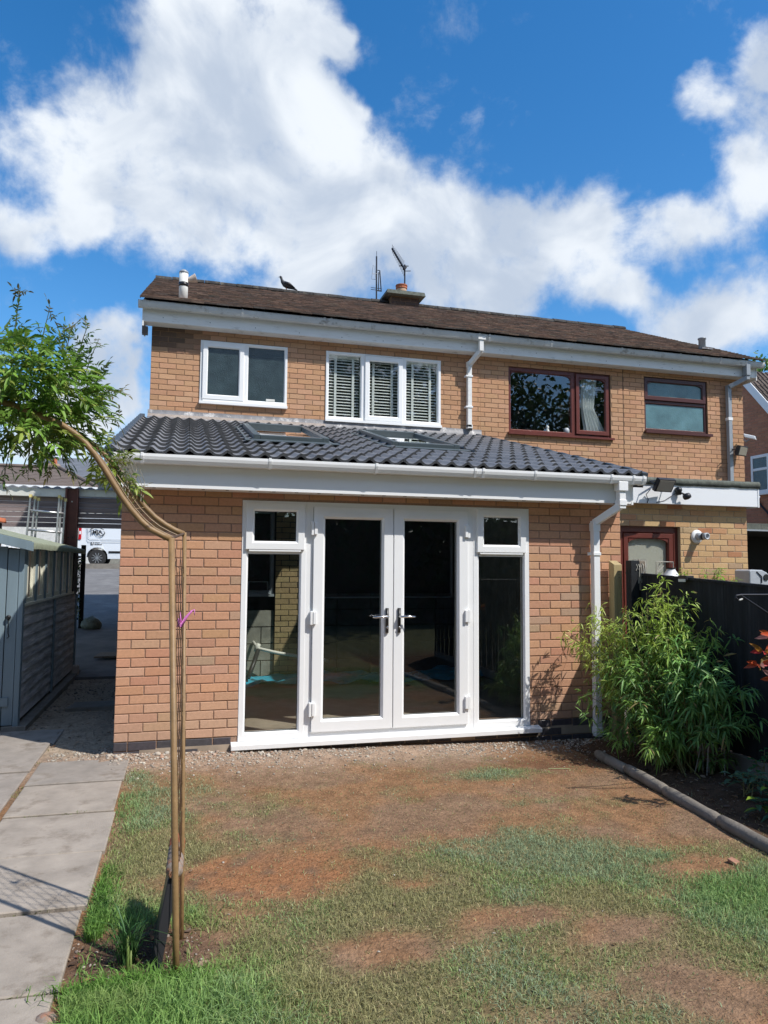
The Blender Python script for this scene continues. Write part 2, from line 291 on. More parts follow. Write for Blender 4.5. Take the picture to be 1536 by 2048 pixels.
def mesh_tris(name, V, T, C, mt, parent=None, smooth=False):
    """V (n,3), T (m,3), C (n,3) per-vertex colours"""
    V = np.asarray(V, np.float32).copy(); T = np.asarray(T, np.int32)
    me = bpy.data.meshes.new(name); o = bpy.data.objects.new(name, me); COL.objects.link(o)
    if parent is not None:
        o.parent = parent; V -= np.array(WL[parent.name], np.float32); WL[o.name] = WL[parent.name].copy()
    else: WL[o.name] = Vector((0,0,0))
    me.vertices.add(len(V)); me.vertices.foreach_set('co', V.ravel())
    me.loops.add(T.size); me.loops.foreach_set('vertex_index', T.ravel())
    me.polygons.add(len(T)); me.polygons.foreach_set('loop_start', np.arange(0, T.size, 3, dtype=np.int32)); me.polygons.foreach_set('loop_total', np.full(len(T), 3, np.int32))
    if smooth: me.polygons.foreach_set('use_smooth', np.ones(len(T), bool))
    me.update(calc_edges=True)
    at = me.color_attributes.new('Col', 'FLOAT_COLOR', 'POINT'); c4 = np.ones((len(V), 4), np.float32); c4[:, :3] = C; at.data.foreach_set('color', c4.ravel())
    me.materials.append(mt); me.validate()
    return o
def nrm(a): return a / np.maximum(np.linalg.norm(a, axis=-1, keepdims=True), 1e-9)
def leaves_np(P, Dd, Nn, L, Wd, droop, C):
    """lance-shaped leaves: 6 points each; P base, Dd direction, Nn face normal"""
    Dd = nrm(Dd); S = nrm(np.cross(Dd, Nn)); Up = np.cross(S, Dd)
    L = L[:, None]; Wd = Wd[:, None]; dz = np.zeros_like(P); dz[:, 2] = -1
    dr = droop[:, None]
    q1 = P + Dd*L*0.33 + dz*dr*L*0.08; q2 = P + Dd*L*0.68 + dz*dr*L*0.30; tip = P + Dd*L + dz*dr*L*0.62
    fold = Up*Wd*0.22
    V = np.stack([P, q1 - S*Wd*0.5 + fold, q1, q1 + S*Wd*0.5 + fold, q2 - S*Wd*0.40 + fold, q2, q2 + S*Wd*0.40 + fold, tip], 1).reshape(-1, 3)
    T0 = np.array([(0,2,1),(0,3,2),(1,2,5),(1,5,4),(2,3,6),(2,6,5),(4,5,7),(5,6,7)])
    n = len(P); T = (T0[None] + (np.arange(n)*8)[:, None, None]).reshape(-1, 3)
    return V, T, np.repeat(C, 8, 0)
def rng(seed): return np.random.default_rng(seed)
def vnoise(x, y, s, seed=0.0):
    return noise.noise(Vector((x*s + seed*17.3, y*s - seed*9.1, seed*3.7)))
def fbm(x, y, s, seed=0.0, o=3):
    a = 0; am = 1
    for i in range(o): a += am*vnoise(x, y, s*2**i, seed+i); am *= 0.5
    return a

def frame_ring(mb, x0, x1, z0, z1, w, yf, yb, ch=0.014, cd=0.014, wt=None, wb=None):
    """picture frame facing -Y: outer rect, width w, front at yf, back at yb, inner edge chamfered"""
    wt = wt if wt is not None else w; wb = wb if wb is not None else w
    R = lambda a0, a1, b0, b1, y: [(a0,y,b0),(a1,y,b0),(a1,y,b1),(a0,y,b1)]
    oc = 0.003
    rings = [R(x0,x1,z0,z1,yb), R(x0,x1,z0,z1,yf+oc), R(x0+oc,x1-oc,z0+oc,z1-oc,yf), R(x0+w-ch,x1-w+ch,z0+wb-ch,z1-wt+ch,yf), R(x0+w,x1-w,z0+wb,z1-wt,yf+cd), R(x0+w,x1-w,z0+wb,z1-wt,yb)]
    vs = [p for r in rings for p in r]; fs = []
    for i in range(5):
        for k in range(4): a = i*4+k; b = i*4+(k+1)%4; fs.append((a, b, b+4, a+4))
    for k in range(4): a = 20+k; b = 20+(k+1)%4; fs.append((a, b, (k+1)%4, k))
    mb.add(vs, fs)
def rect_sub(r, holes):
    out = [r]
    for h in holes:
        nx = []
        for a0, a1, b0, b1 in out:
            c0, c1, d0, d1 = max(a0,h[0]), min(a1,h[1]), max(b0,h[2]), min(b1,h[3])
            if c0 >= c1-1e-6 or d0 >= d1-1e-6: nx.append((a0,a1,b0,b1)); continue
            if a0 < c0: nx.append((a0,c0,b0,b1))
            if c1 < a1: nx.append((c1,a1,b0,b1))
            if b0 < d0: nx.append((c0,c1,b0,d0))
            if d1 < b1: nx.append((c0,c1,d1,b1))
        out = nx
    return out
def pick(r, pal):
    t = r.random(); a = 0
    for w, c in pal:
        a += w
        if t < a: break
    k = 1 + r.uniform(-0.055, 0.055)
    return tuple(max(0, x*k*(1+r.uniform(-0.03,0.03))) for x in c)
def bricks(mb, u0, u1, w0, w1, holes, tw, pal, zref, seed=1, bl=0.225, ch=0.075, half=0, jit=0.0012, colfn=None):
    """tw(u, w, d) -> world, d outwards. Individual brick faces proud of the mortar."""
    r = random.Random(seed); k0 = int(math.floor((w0-zref)/ch)); k1 = int(math.ceil((w1-zref)/ch))
    for k in range(k0, k1):
        b0 = zref + k*ch; b1 = b0 + ch - 0.009; off = 0.1125 if (k+half) % 2 else 0.0
        i0 = int(math.floor((u0-off)/bl)) - 1; i1 = int(math.ceil((u1-off)/bl)) + 1
        for i in range(i0, i1):
            a0 = off + i*bl; a1 = a0 + bl - 0.010
            rr = (max(a0,u0), min(a1,u1), max(b0,w0), min(b1,w1)); col = pick(r, pal)
            if colfn: col = colfn((a0+a1)/2, b0, col)
            if rr[1]-rr[0] < 0.02 or rr[3]-rr[2] < 0.012: continue
            for (c0, c1, d0, d1) in rect_sub(rr, holes):
                if c1-c0 < 0.018 or d1-d0 < 0.012: continue
                j = lambda: r.uniform(-jit, jit)
                dd = 0.0 + r.uniform(-0.0012, 0.0012); e = 0.0028
                o = [(c0+j(),d0+j()),(c1+j(),d0+j()),(c1+j(),d1+j()),(c0+j(),d1+j())]
                cx_, cz_ = (c0+c1)/2, (d0+d1)/2
                inn = [(a+(e if a<cx_ else -e), b+(e if b<cz_ else -e)) for a, b in o]
                vs = [tw(a,b,-0.012) for a,b in o] + [tw(a,b,dd-0.002) for a,b in o] + [tw(a,b,dd) for a,b in inn]
                fs = [(8,9,10,11)] + [(4+q,4+(q+1)%4,8+(q+1)%4,8+q) for q in range(4)] + [(q,(q+1)%4,4+(q+1)%4,4+q) for q in range(4)]
                mb.add(vs, fs, col)
def front_wall(name_parent, x0, x1, z0, z1, y, holes, pal, zref, seed, mortar, half=0, thick=0.2, colfn=None, name='wall'):
    mb = MB(); bricks(mb, x0, x1, z0, z1, holes, lambda u,w,d: (u, y-d, w), pal, zref, seed, half=half, colfn=colfn)
    w = mb.build(name, m_brick, name_parent)
    mo = MB()
    for a0,a1,b0,b1 in rect_sub((x0,x1,z0,z1), holes): mo.box(a0,a1,y+0.005,y+thick,b0,b1)
    mo.build('mortar', mortar, w)
    return w
def cyl_gutter(mb, x0, x1, y, z, w=0.11, h=0.075, t=0.004):
    """squared gutter: y = back edge, z = top"""
    outer = [(0,0),(0,-h*0.75),(-w*0.18,-h),(-w*0.80,-h),(-w*0.94,-h*0.62),(-w,-h*0.30),(-w,0.0)]
    inner = [(a*0.93-0.003, b*0.92) for a,b in outer]; inner[0] = (-0.003, 0); inner[-1] = (-w+0.006, 0)
    prof = outer + inner[::-1]
    mb.sweep(prof, (x0,y,z), (x1,y,z))
    # closed ends
    for x in (x0, x1): mb.sweep(outer, (x-0.002,y,z), (x+0.002,y,z))
def gclip(mb, x, y, z, w=0.11, h=0.075, t=0.022):
    o = [(0.0,0.004),(0,-h*0.78),(-w*0.18,-h-0.006),(-w*0.82,-h-0.006),(-w*0.97,-h*0.62),(-w-0.006,-h*0.30),(-w-0.006,0.006),(-w+0.008,0.006),(-w+0.008,-h*0.2),(-w*0.75,-h*0.8),(-w*0.2,-h*0.8),(-0.006,-h*0.5)]
    mb.sweep(o, (x-t/2,y,z), (x+t/2,y,z))
# ================================================================== GROUND
def ramp(y): return 0.0 if y < 5.2 else min(1.47, (y-5.2)*0.0865)
def gz(x, y):
    z = ramp(y)
    if -8 < y < 5:
        t = math.exp(-abs(y)/1.6)
        z += (0.055 - 0.026*max(-0.5, min(5, x)))*t if x > -0.1 else 0.05*t*0.6
        z += 0.010*vnoise(x, y, 2.2, 1)
        if x > 3.95: z += 0.035*min(1, (x-3.95)/0.3)*(1 if y < -0.7 else 0.3)      # raised bed behind the edging
        d = math.hypot((x-4.28)/0.28, (y+0.42)/0.16)
        if d < 1: z += 0.07*(1-d*d)                                                   # small heap of earth by the downpipe
    return z
def sstep(a, b, x):
    t = max(0.0, min(1.0, (x-a)/(b-a))); return t*t*(3-2*t)
PATCH = [  # (x, y, rx, ry, amount) grass patches (+) and worn patches (-)
 (2.78,-1.08,.42,.13,.75),(3.05,-1.02,.16,.07,.5),(.2,-.62,.14,.22,.85),(.28,-1.05,.2,.3,.35),(.30,-1.75,.24,.45,.55),(.38,-2.2,.28,.3,.5),(.7,-2.05,.35,.16,.4),
 (1.95,-2.5,.5,.24,.6),(2.5,-2.35,.4,.22,.55),(2.75,-2.6,.45,.2,.4),(2.3,-2.85,.45,.2,.45),(2.95,-2.1,.35,.14,.3),(1.15,-1.15,.5,.2,.20),(.95,-1.5,.35,.2,.2),(2.9,-1.75,.35,.08,.25),(3.5,-1.85,.3,.1,.3),
 (1.0,-2.6,.35,.16,-.8),(.72,-2.42,.30,.14,-.6),(1.7,-2.75,.18,.1,-.55),(1.35,-3.34,.26,.13,-1.2),(2.02,-3.2,.32,.11,-1.0),(2.45,-3.42,.33,.14,-1.1),(2.42,-3.85,.28,.22,-1.0),(2.75,-4.15,.25,.2,-.9),(3.2,-2.92,.28,.14,-.9),(2.8,-3.15,.2,.1,-.6),(.82,-2.88,.18,.1,-.55),(.75,-3.05,.14,.08,-.4),(1.8,-3.9,.15,.08,-.4),(3.3,-2.4,.25,.12,-.4),
 (3.3,-3.3,.35,.2,.5),(3.0,-3.6,.35,.25,.4),(3.6,-3.05,.2,.25,.4),(3.1,-2.75,.2,.08,.4)]
def grass_amt(x, y):
    if x < 0.15 or y > -0.22: return 0.0
    edge = 3.97 - 0.075*(-y-0.7) - 0.10
    if x > edge: return 0.0
    b = 0.06 + 0.78*sstep(-2.25, -3.05, y)
    b += 0.22*sstep(1.1, 0.3, x)*sstep(-0.5, -1.0, y)
    for px, py, rx, ry, a in PATCH:
        d = ((x-px)/rx)**2 + ((y-py)/ry)**2
        if d < 4: b += a*math.exp(-d*1.1)
    b = 0.5 + (b-0.5)*1.25
    b += 0.40*fbm(x, y, 2.3, 5, 3) + 0.34*fbm(x, y, 7.5, 8, 3) + 0.14*vnoise(x, y, 27, 6)
    b *= sstep(-0.30, -0.62, y)
    # bare soil round the foot of the arch
    d = ((x-0.33)/0.34)**2 + ((y+3.13)/0.21)**2
    b -= 2.2*math.exp(-d*d*0.9)
    if x > edge-0.16: b -= 0.6*(1-(edge-x)/0.16)*sstep(-3.4, -2.2, y)
    return max(0.0, min(1.0, b))
def lerp(a, b, t): return tuple(a[i]*(1-t)+b[i]*t for i in range(3))
def ground_col(x, y):
    n = fbm(x, y, 1.7, 3, 3); n2 = fbm(x, y, 9, 4, 2)
    c = lerp((0.25,0.138,0.072), (0.225,0.142,0.088), sstep(-0.3, 0.35, n))
    red = math.exp(-(((x-1.05)/0.9)**2+((y+2.5)/0.45)**2)); c = lerp(c, (0.28,0.125,0.055), min(1, red*0.85)*sstep(-.5,.3,n2+.3))
    c = lerp(c, (0.32,0.23,0.165), sstep(-0.85, -0.25, y + 0.12*n)*sstep(3.6, 2.8, x))        # pale dusty strip by the wall
    c = lerp(c, (0.145,0.072,0.04), math.exp(-(((x-3.6)/0.8)**2+((y+0.85)/0.25)**2))*0.9)
    g = grass_amt(x, y) if (-6 < y < 0.2 and -0.2 < x < 4.6) else 0
    c = lerp(c, (0.16,0.145,0.07), min(1, g*1.1))
    if x > 3.9 - 0.075*(-y-0.7): c = lerp(c, (0.075,0.048,0.032), 0.9)
    if x < 0.02 and y > -0.25:
        c = lerp(c, (0.38,0.30,0.22), sstep(-0.1, 0.5, y))
        c = lerp(c, (0.30,0.235,0.175), sstep(-0.6,0.1,x+0.2*n)*sstep(0.3,1.2,y))
    d = ((x-0.33)/0.34)**2 + ((y+3.13)/0.22)**2
    c = lerp(c, (0.10,0.062,0.043), math.exp(-d*d*0.9))
    if y > 4.6 or x < -1.3 or x > 5.2 or y < -6.5: c = lerp(c, (0.09,0.10,0.05) if (y < -6.5 or x > 12) else (0.12,0.115,0.11), 0.9)
    k = 1 + 0.25*n2
    return tuple(max(0.01, q*k) for q in c)
xs = [-400,-150,-60,-25,-12,-6,-3.5,-2.2] + [ -1.5 + 0.03*i for i in range(0, 225)] + [5.6,7,9,12,18,30,70,160,400]
ys = [-400,-150,-60,-25,-14,-9,-7] + [-5.6 + 0.03*i for i in range(0, 205)] + [0.6+0.1*i for i in range(0, 50)] + [5.8,6.5,8,10,13,16,19,21.5,22.5,24,26,30,34,40,50,80,150,400]
mb = MB(); nx = len(xs); V = []; GC = []
for y in ys:
    for x in xs: V.append((x, y, gz(x, y))); GC.append(ground_col(x, y))
T = []
for j in range(len(ys)-1):
    for i in range(nx-1):
        a = j*nx+i; T.append((a,a+1,a+nx+1)); T.append((a,a+nx+1,a+nx))
tag(mesh_tris('ground', V, T, np.array(GC, np.float32), m_soil, smooth=True), kind='structure')
# garden path of paving slabs: one row beside the lawn, one beside the shed
mb = MB(); r = random.Random(3)
def slab(x0, x1, y0, y1, dz=0.0, sk=0.0, c=None):
    z = max(gz((x0+x1)/2, y0), gz((x0+x1)/2, y1), gz(x0+.1,(y0+y1)/2)) + 0.022 + dz
    k = 1 + r.uniform(-.07,.07); c = c or tuple(v*k for v in r.choice([(0.285,0.248,0.208),(0.31,0.268,0.222),(0.275,0.243,0.208)]))
    e = 0.006; o = [(x0,y0),(x1,y0-sk),(x1,y1-sk),(x0,y1)]; tl = [r.uniform(-.003,.003) for _ in range(4)]
    cx_, cy_ = (x0+x1)/2, (y0+y1)/2
    vs = [(a,b,z-0.06) for a,b in o]+[(a,b,z-0.005+t) for (a,b),t in zip(o,tl)]+[(a+(e if a<cx_ else -e),b+(e if b<cy_ else -e),z+t) for (a,b),t in zip(o,tl)]
    mb.add(vs, [(8,9,10,11)]+[(4+q,4+(q+1)%4,8+(q+1)%4,8+q) for q in range(4)]+[(q,(q+1)%4,4+(q+1)%4,4+q) for q in range(4)], c)
JY = [-0.10,-0.70,-1.335,-2.0,-2.665,-3.33,-3.99,-4.65,-5.3]
for i in range(len(JY)-1): slab(-0.52 + (0.0 if i < 3 else -0.05), 0.135 - 0.012*(i%2) - (0.03 if i>3 else 0), JY[i+1]+0.006, JY[i]-0.006, dz=(0.0 if i < 3 else 0.010 if i==3 else 0.004), sk=0.018)
LY = [1.20,0.62,-0.30,-1.22,-2.0,-2.9,-3.8,-4.7]
for i in range(len(LY)-1):
    x1 = -0.555 - 0.006*i + (0.02 if i == 0 else 0)
    slab(-1.22, x1, LY[i+1]+0.006, LY[i]-0.006, dz=-0.006, sk=0.01, c=(0.285,0.25,0.215) if i != 3 else (0.31,0.235,0.175))
    slab(-2.1, -1.235, LY[i+1]+0.006, LY[i]-0.006, dz=-0.006, sk=0.01)
tag(mb.build('path', m_slab), kind='structure')
mb = MB(); mb.box(-3.9, -0.02, 4.45, 5.25, -0.10, 0.038); V = [(-4.2,5.2,0.039),(-0.02,5.2,0.039),(-0.02,10.5,0.46),(0.4,21.4,1.42),(-4.2,21.4,1.42),(-4.2,10.5,0.46)]
mb.add(V, [(0,1,2,5),(5,2,3,4)])
tag(mb.build('driveway', m_asphalt), kind='structure')
mb = MB(); mb.box(-60, 60, 21.5, 21.65, 1.2, 1.60); tag(mb.build('kerb', m_conc), kind='structure')
mb = MB(); mb.add([(-60,21.65,1.485),(60,21.65,1.485),(60,29.0,1.495),(-60,29.0,1.495)], [(0,1,2,3)]); tag(mb.build('road', m_asphalt), kind='structure')
# ================================================================== EXTENSION
PAL_E = [(.50,(0.56,0.31,0.19)),(.22,(0.53,0.275,0.175)),(.12,(0.57,0.33,0.215)),(.13,(0.54,0.305,0.175)),(.025,(0.45,0.30,0.20)),(.005,(0.50,0.29,0.13))]
PAL_H = [(.5,(0.50,0.285,0.165)),(.25,(0.48,0.27,0.155)),(.2,(0.52,0.305,0.185)),(.05,(0.46,0.255,0.145))]
PAL_N = [(.50,(0.56,0.37,0.19)),(.2,(0.53,0.33,0.17)),(.15,(0.50,0.28,0.15)),(.1,(0.45,0.31,0.18)),(.05,(0.42,0.20,0.10))]
PAL_R = [(.6,(0.47,0.22,0.135)),(.4,(0.42,0.195,0.12))]
ext = thing('rear_extension', (2.35, 0, 0), 'single storey orange brick extension with grey pantile roof and white patio doors', 'extension')
DH = (0.985, 3.712, -0.2, 2.156)
bl_pal = [(1, (0.070,0.066,0.075))]
def dustE(u, w, c):   # dusty splash marks low on the wall, darker weathering here and there
    t = sstep(0.55, 0.15, w + 0.10*vnoise(u, w, 3, 2)); c = lerp(c, (0.50,0.38,0.28), t*0.45)
    return tuple(v*(1+0.10*vnoise(u, w, 1.3, 6)) for v in c)
front_wall(ext, 0.0, 4.72, 0.15, 2.30, 0.0, [DH], PAL_E, 0.15, 11, m_mortar, half=1, colfn=dustE)
mb = MB(); bricks(mb, 0.0, 4.72, -0.15, 0.145, [(0.93,3.80,0.04,0.3)], lambda u,w,d:(u,-d,w), bl_pal, 0.15-0.3, 5, half=0)
pl = mb.build('plinth', mat('blue_engineering_brick', (1,1,1), rough=0.42, var=0.25, vs=30, bump=0.001, bs=120, attr=True), ext)
MB().box(0.0,4.72,0.007,0.2,-0.15,0.145).build('mortar', m_mortar, pl)
# side walls, inner room
mb = MB(); mb.box(0.0,0.2,0.2,3.885,-0.1,2.30)
mb.add([(0,0.2,2.3),(0.2,0.2,2.3),(0.2,3.885,3.45),(0,3.885,3.45),(0,3.885,2.3),(0.2,3.885,2.3)],[(0,1,2,3),(0,3,4),(1,5,2),(3,2,5,4)])
mb.build('side_wall', m_inwall, ext); mb = MB(); mb.box(4.52,4.72,0.2,3.885,-0.1,2.30)
mb.add([(4.52,0.2,2.3),(4.72,0.2,2.3),(4.72,3.885,3.45),(4.52,3.885,3.45),(4.52,3.885,2.3),(4.72,3.885,2.3)],[(0,1,2,3),(0,3,4),(1,5,2),(3,2,5,4)])
mb.build('side_wall', m_inwall, ext)
MB().box(0.2,4.52,0.0,3.7,0.0,0.085).build('floor_slab', m_roomfloor, ext)
# old outside wall of the house at the back of the room
mb = MB(); bricks(mb, 1.72, 2.10, 0.09, 2.9, [], lambda u,w,d:(u,3.55-d,w), [(.6,(0.36,0.27,0.14)),(.4,(0.31,0.23,0.12))], 0.09, 8)
iw = mb.build('inner_wall', m_inbrick, ext); MB().box(1.72,2.10,3.557,3.6,0.09,2.9).build('mortar', m_dark, iw)
mb = MB()
for k in range(4):
    for i in range(6):
        a0 = 0.2 + i*0.45 - (0.225 if k%2 else 0); 
        if a0+.44 > 0.22 and a0 < 1.68: mb.box(max(a0,0.2), min(a0+0.437,1.71), 3.60, 3.69, 0.09+k*0.225, 0.09+k*0.225+0.212)
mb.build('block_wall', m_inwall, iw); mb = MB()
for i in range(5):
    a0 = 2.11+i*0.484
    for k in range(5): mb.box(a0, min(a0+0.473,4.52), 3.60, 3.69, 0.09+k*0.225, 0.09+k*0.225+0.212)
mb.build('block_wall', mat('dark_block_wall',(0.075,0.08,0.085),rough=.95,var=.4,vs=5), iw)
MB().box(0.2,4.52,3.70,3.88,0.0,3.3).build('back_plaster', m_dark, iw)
mb = MB(); frame_ring(mb, 0.65, 1.70, 1.20, 2.35, 0.05, 3.60, 3.68); mb.box(0.9,1.70,3.52,3.68,1.17,1.202); frame_ring(mb, 1.36,1.62,1.20,1.37,0.010,3.57,3.602); mb.build('inner_window_frame', m_greypipe, ext)
mb = MB(); frame_ring(mb, 2.35, 4.3, 1.14, 2.3, 0.02, 3.58, 3.64); mb.build('inner_window_frame', m_greypipe, ext)
mb = MB(); mb.tube([(1.44,3.58,0.56),(1.49,3.42,0.49),(1.75,3.38,0.43),(2.35,3.34,0.33),(2.42,3.33,0.31)], 0.021, 10); mb.lathe((1.48,3.44,0.495),(0.3,-.2,1),[(0.03,-.05),(0.036,0),(0.03,.06)],12)
mb.build('waste_pipe', m_wpipe, ext, smooth=True); MB().tube([(1.49,3.42,0.47),(1.42,3.25,0.32),(1.34,3.1,0.16)],0.03,10).build('dark_pipe', m_darkmetal, ext, smooth=True)
# blue membrane on the floor
V = []; T = []; nxg, nyg = 60, 16
for j in range(nyg):
    for i in range(nxg):
        x = 0.3 + i*4.1/(nxg-1); y = 2.70 + j*0.86/(nyg-1) + 0.08*vnoise(x,j,1.5,2)
        V.append((x, y, 0.095 + 0.10*max(0,fbm(x,y,2.5,6,3)+0.35)*sstep(2.5,2.8,y)))
for j in range(nyg-1):
    for i in range(nxg-1): a=j*nxg+i; T += [(a,a+1,a+nxg+1),(a,a+nxg+1,a+nxg)]
mesh_tris('floor_membrane', V, T, np.full((len(V),3),0.3), m_bluesheet, ext, smooth=True)
# roof plane of the extension
SL = (3.58-2.485)/(3.86+0.28)
def ez(y): return 2.485 + (y+0.28)*SL
VX = [(1.16,1.95,1.08,2.62),(2.66,3.45,1.16,2.70)]
rf = MB()
for a0,a1,b0,b1 in rect_sub((-0.10,4.84,-0.22,3.88), VX):
    rf.add([(a0,b0,ez(b0)-0.045),(a1,b0,ez(b0)-0.045),(a1,b1,ez(b1)-0.045),(a0,b1,ez(b1)-0.045),(a0,b0,ez(b0)-0.12),(a1,b0,ez(b0)-0.12),(a1,b1,ez(b1)-0.12),(a0,b1,ez(b1)-0.12)],[(0,1,2,3),(4,7,6,5),(0,4,5,1),(1,5,6,2),(2,6,7,3),(3,7,4,0)])
roof = rf.build('roof', m_dark, ext)
# pantiles: every tile two S-shaped rolls wide
mb = MB(); r = random.Random(21); sec = math.sqrt(1+SL*SL); G = 0.333; NS = 20; x00 = -0.075
un = Vector((0,-SL,1)).normalized(); ul = Vector((0,1,SL)).normalized()
def prof_wave(t):   # t in tile widths of one roll (0..1)
    ph = 2*math.pi*t; return 0.019*math.cos(ph) + 0.0035*math.cos(2*ph)
ntx = 16; x_w = 4.86/ntx; rows = int(4.14*sec/G)+1
for k in range(rows):
    for i in range(ntx):
        a0 = x00 + i*x_w; cx_ = a0 + x_w/2; s0 = k*G; yc = -0.28 + (s0+G*0.5)/sec
        if any(v[0]-0.06 < cx_ < v[1]+0.06 and v[2]-0.12 < yc < v[3]+0.08 for v in VX): continue
        j1 = r.uniform(-.0025,.0025); lift = r.uniform(0,.0025); c = 0.19*(1+r.uniform(-.10,.10)); col = (c, c*1.02, c*1.07)
        top = min(s0+G+0.05, 4.14*sec); vs = []; n = NS+1
        for q in range(n):
            t = q/NS; x = a0 + t*(x_w-0.003) ; h = prof_wave(t*2)
            lo = Vector((x,-0.28,ez(-0.28))) + ul*(s0+j1) + un*(h+0.032+lift); hi = Vector((x,-0.28,ez(-0.28))) + ul*top + un*(h+0.006)
            und = Vector((x,-0.28,ez(-0.28))) + ul*(s0+j1) + un*(h+0.006+lift)
            vs += [lo, hi, und]
        # top face in strips; front edge coloured much darker, painted shade below each course
        fs = [(3*q,3*q+3,3*q+4,3*q+1) for q in range(NS)]; mb.add(vs, fs, col)
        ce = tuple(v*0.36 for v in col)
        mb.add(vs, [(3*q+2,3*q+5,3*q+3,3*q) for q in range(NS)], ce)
        mb.add([vs[0],vs[1],vs[2]], [(0,1,2)], col); e = 3*NS; mb.add([vs[e],vs[e+1],vs[e+2]], [(0,2,1)], col)
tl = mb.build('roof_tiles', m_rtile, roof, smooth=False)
# dry verge units, stepped, both sides
for sx, nm in ((-0.10, 0), (4.80, 1)):
    mb = MB()
    for k in range(rows):
        s0 = k*G - 0.012; p = Vector((sx,-0.28,ez(-0.28))) + ul*s0
        if s0 > 4.14*sec: continue
        a = p + un*(-0.06); L = min(G+0.03, 4.14*sec-s0)
        mb.obox(a + ul*L/2 + un*0.05 + Vector((0.012,0,0)), Vector((0.034,0,0)), ul*L/2 + un*0.008, un*0.055)
    mb.build('dry_verge', m_verge, roof, bev=0.006)
# roof windows
for a0,a1,b0,b1 in VX:
    O = Vector((a0,b0,ez(b0))); Lx = a1-a0; Ls = (b1-b0)*sec; ax = Vector((1,0,0))
    def rb(mb_, u0,u1,s0,s1,h0,h1): mb_.obox(O+ax*(u0+u1)/2+ul*(s0+s1)/2+un*(h0+h1)/2, ax*(u1-u0)/2, ul*(s1-s0)/2, un*(h1-h0)/2)
    mb = MB(); w = 0.07; H = 0.088
    rb(mb,0,w,0,Ls,-0.10,H); rb(mb,Lx-w,Lx,0,Ls,-0.10,H); rb(mb,w,Lx-w,0,w+.01,-0.10,H-.006); rb(mb,w,Lx-w,Ls-w-.03,Ls,-0.10,H+.012)
    rb(mb,-.03,Lx+.03,Ls-.005,Ls+.06,0.01,0.07)
    wn_ = mb.build('roof_window', m_velux, roof, bev=0.006)
    mb = MB(); rb(mb,w,Lx-w,w+.01,Ls-w-.03,0.050,0.056); mb.build('pane', m_glass, wn_)
    mb = MB(); rb(mb,-.09,Lx+.09,-.13,0.0,0.028,0.040); rb(mb,-.07,0,0,Ls,0.0,0.03); rb(mb,Lx,Lx+.07,0,Ls,0.0,0.03); rb(mb,-.09,Lx+.09,Ls+.06,Ls+.12,0.0,0.03); mb.build('flashing', m_velux, wn_, bev=0.004)
# black filler under the eaves tiles, fascia, soffit
MB().box(-0.08,4.80,-0.245,-0.215,2.44,2.497).build('eaves_filler', m_void, ext)
fa = MB(); fa.box(0.02,4.70,-0.222,-0.202,2.215,2.44); fa.box(-0.02,0.02,-0.225,-0.0,2.20,2.46); fa.box(4.70,4.722,-0.225,0.0,2.205,2.45)
fo = fa.build('fascia', m_upvc, ext, bev=0.003)
so_ = MB().box(0.02,4.70,-0.202,-0.002,2.219,2.228).build('soffit', m_upvc, ext)
for i in range(24): MB().box(0.05+i*0.195,0.075+i*0.195,-0.200,-0.165,2.214,2.2195).build('vent', m_black, so_)
mb = MB(); cyl_gutter(mb, -0.06, 4.80, -0.224, 2.475); gu = mb.build('gutter', m_upvc, ext, smooth=False)
for x in (0.165,1.18,2.10,3.02,3.10,3.62,4.42,4.66,4.77): mb = MB(); gclip(mb, x, -0.2235, 2.4755); mb.build('bracket', m_upvc, gu)
# downpipe with swan neck
pz = 0.065; mb = MB()
mb.box(4.50,4.60,-0.325,-0.235,2.33,2.42); mb.box(4.515,4.582,-0.31,-0.243,2.16,2.335)
mb.box(4.508,4.589,-0.318,-0.236,2.19,2.245)
mb.bar((4.545,-0.277,2.19),(4.385,-0.075,2.03),0.066,0.066,up=(0,0,1)); 
mb.box(4.352,4.418,-0.108,-0.042,-0.02,2.05); mb.box(4.346,4.424,-0.114,-0.036,1.95,2.03); mb.box(4.346,4.424,-0.114,-0.036,0.0,0.065)
dp = mb.build('downpipe', m_upvc, ext, bev=0.004)
MB().box(4.325,4.352,-0.06,-0.03,1.712,1.742).box(4.344,4.426,-0.116,-0.03,1.712,1.742).build('pipe_bracket', m_upvc, dp, bev=0.002)
# lead flashing against the house wall
V = []; T = []; n = 260
r = random.Random(5)
for i in range(n):
    x = -0.02 + i*4.90/(n-1); wv = 0.012*vnoise(x,0,4,3)
    V += [(x,3.862+0.004*vnoise(x,1,9,1),3.70+0.006*vnoise(x,2,5,1)),(x,3.850+0.006*vnoise(x,4,8,2),3.60+wv*0.5),(x,3.74,3.582+0.010*vnoise(x,6,9,2)),(x,3.64+0.02*vnoise(x,7,3,2),3.553+0.016*math.cos((x+0.075)/0.152*2*math.pi))]
for i in range(n-1):
    for q in range(3): a=i*4+q; T += [(a,a+4,a+5),(a,a+5,a+1)]
mesh_tris('lead_flashing', V, T, np.full((len(V),3),.2), m_lead, roof, smooth=True)
mb = MB(); mb.box(-0.02,2.43,3.842,3.858,3.590,3.640); mb.build('mortar_fillet', m_mort_light, roof)
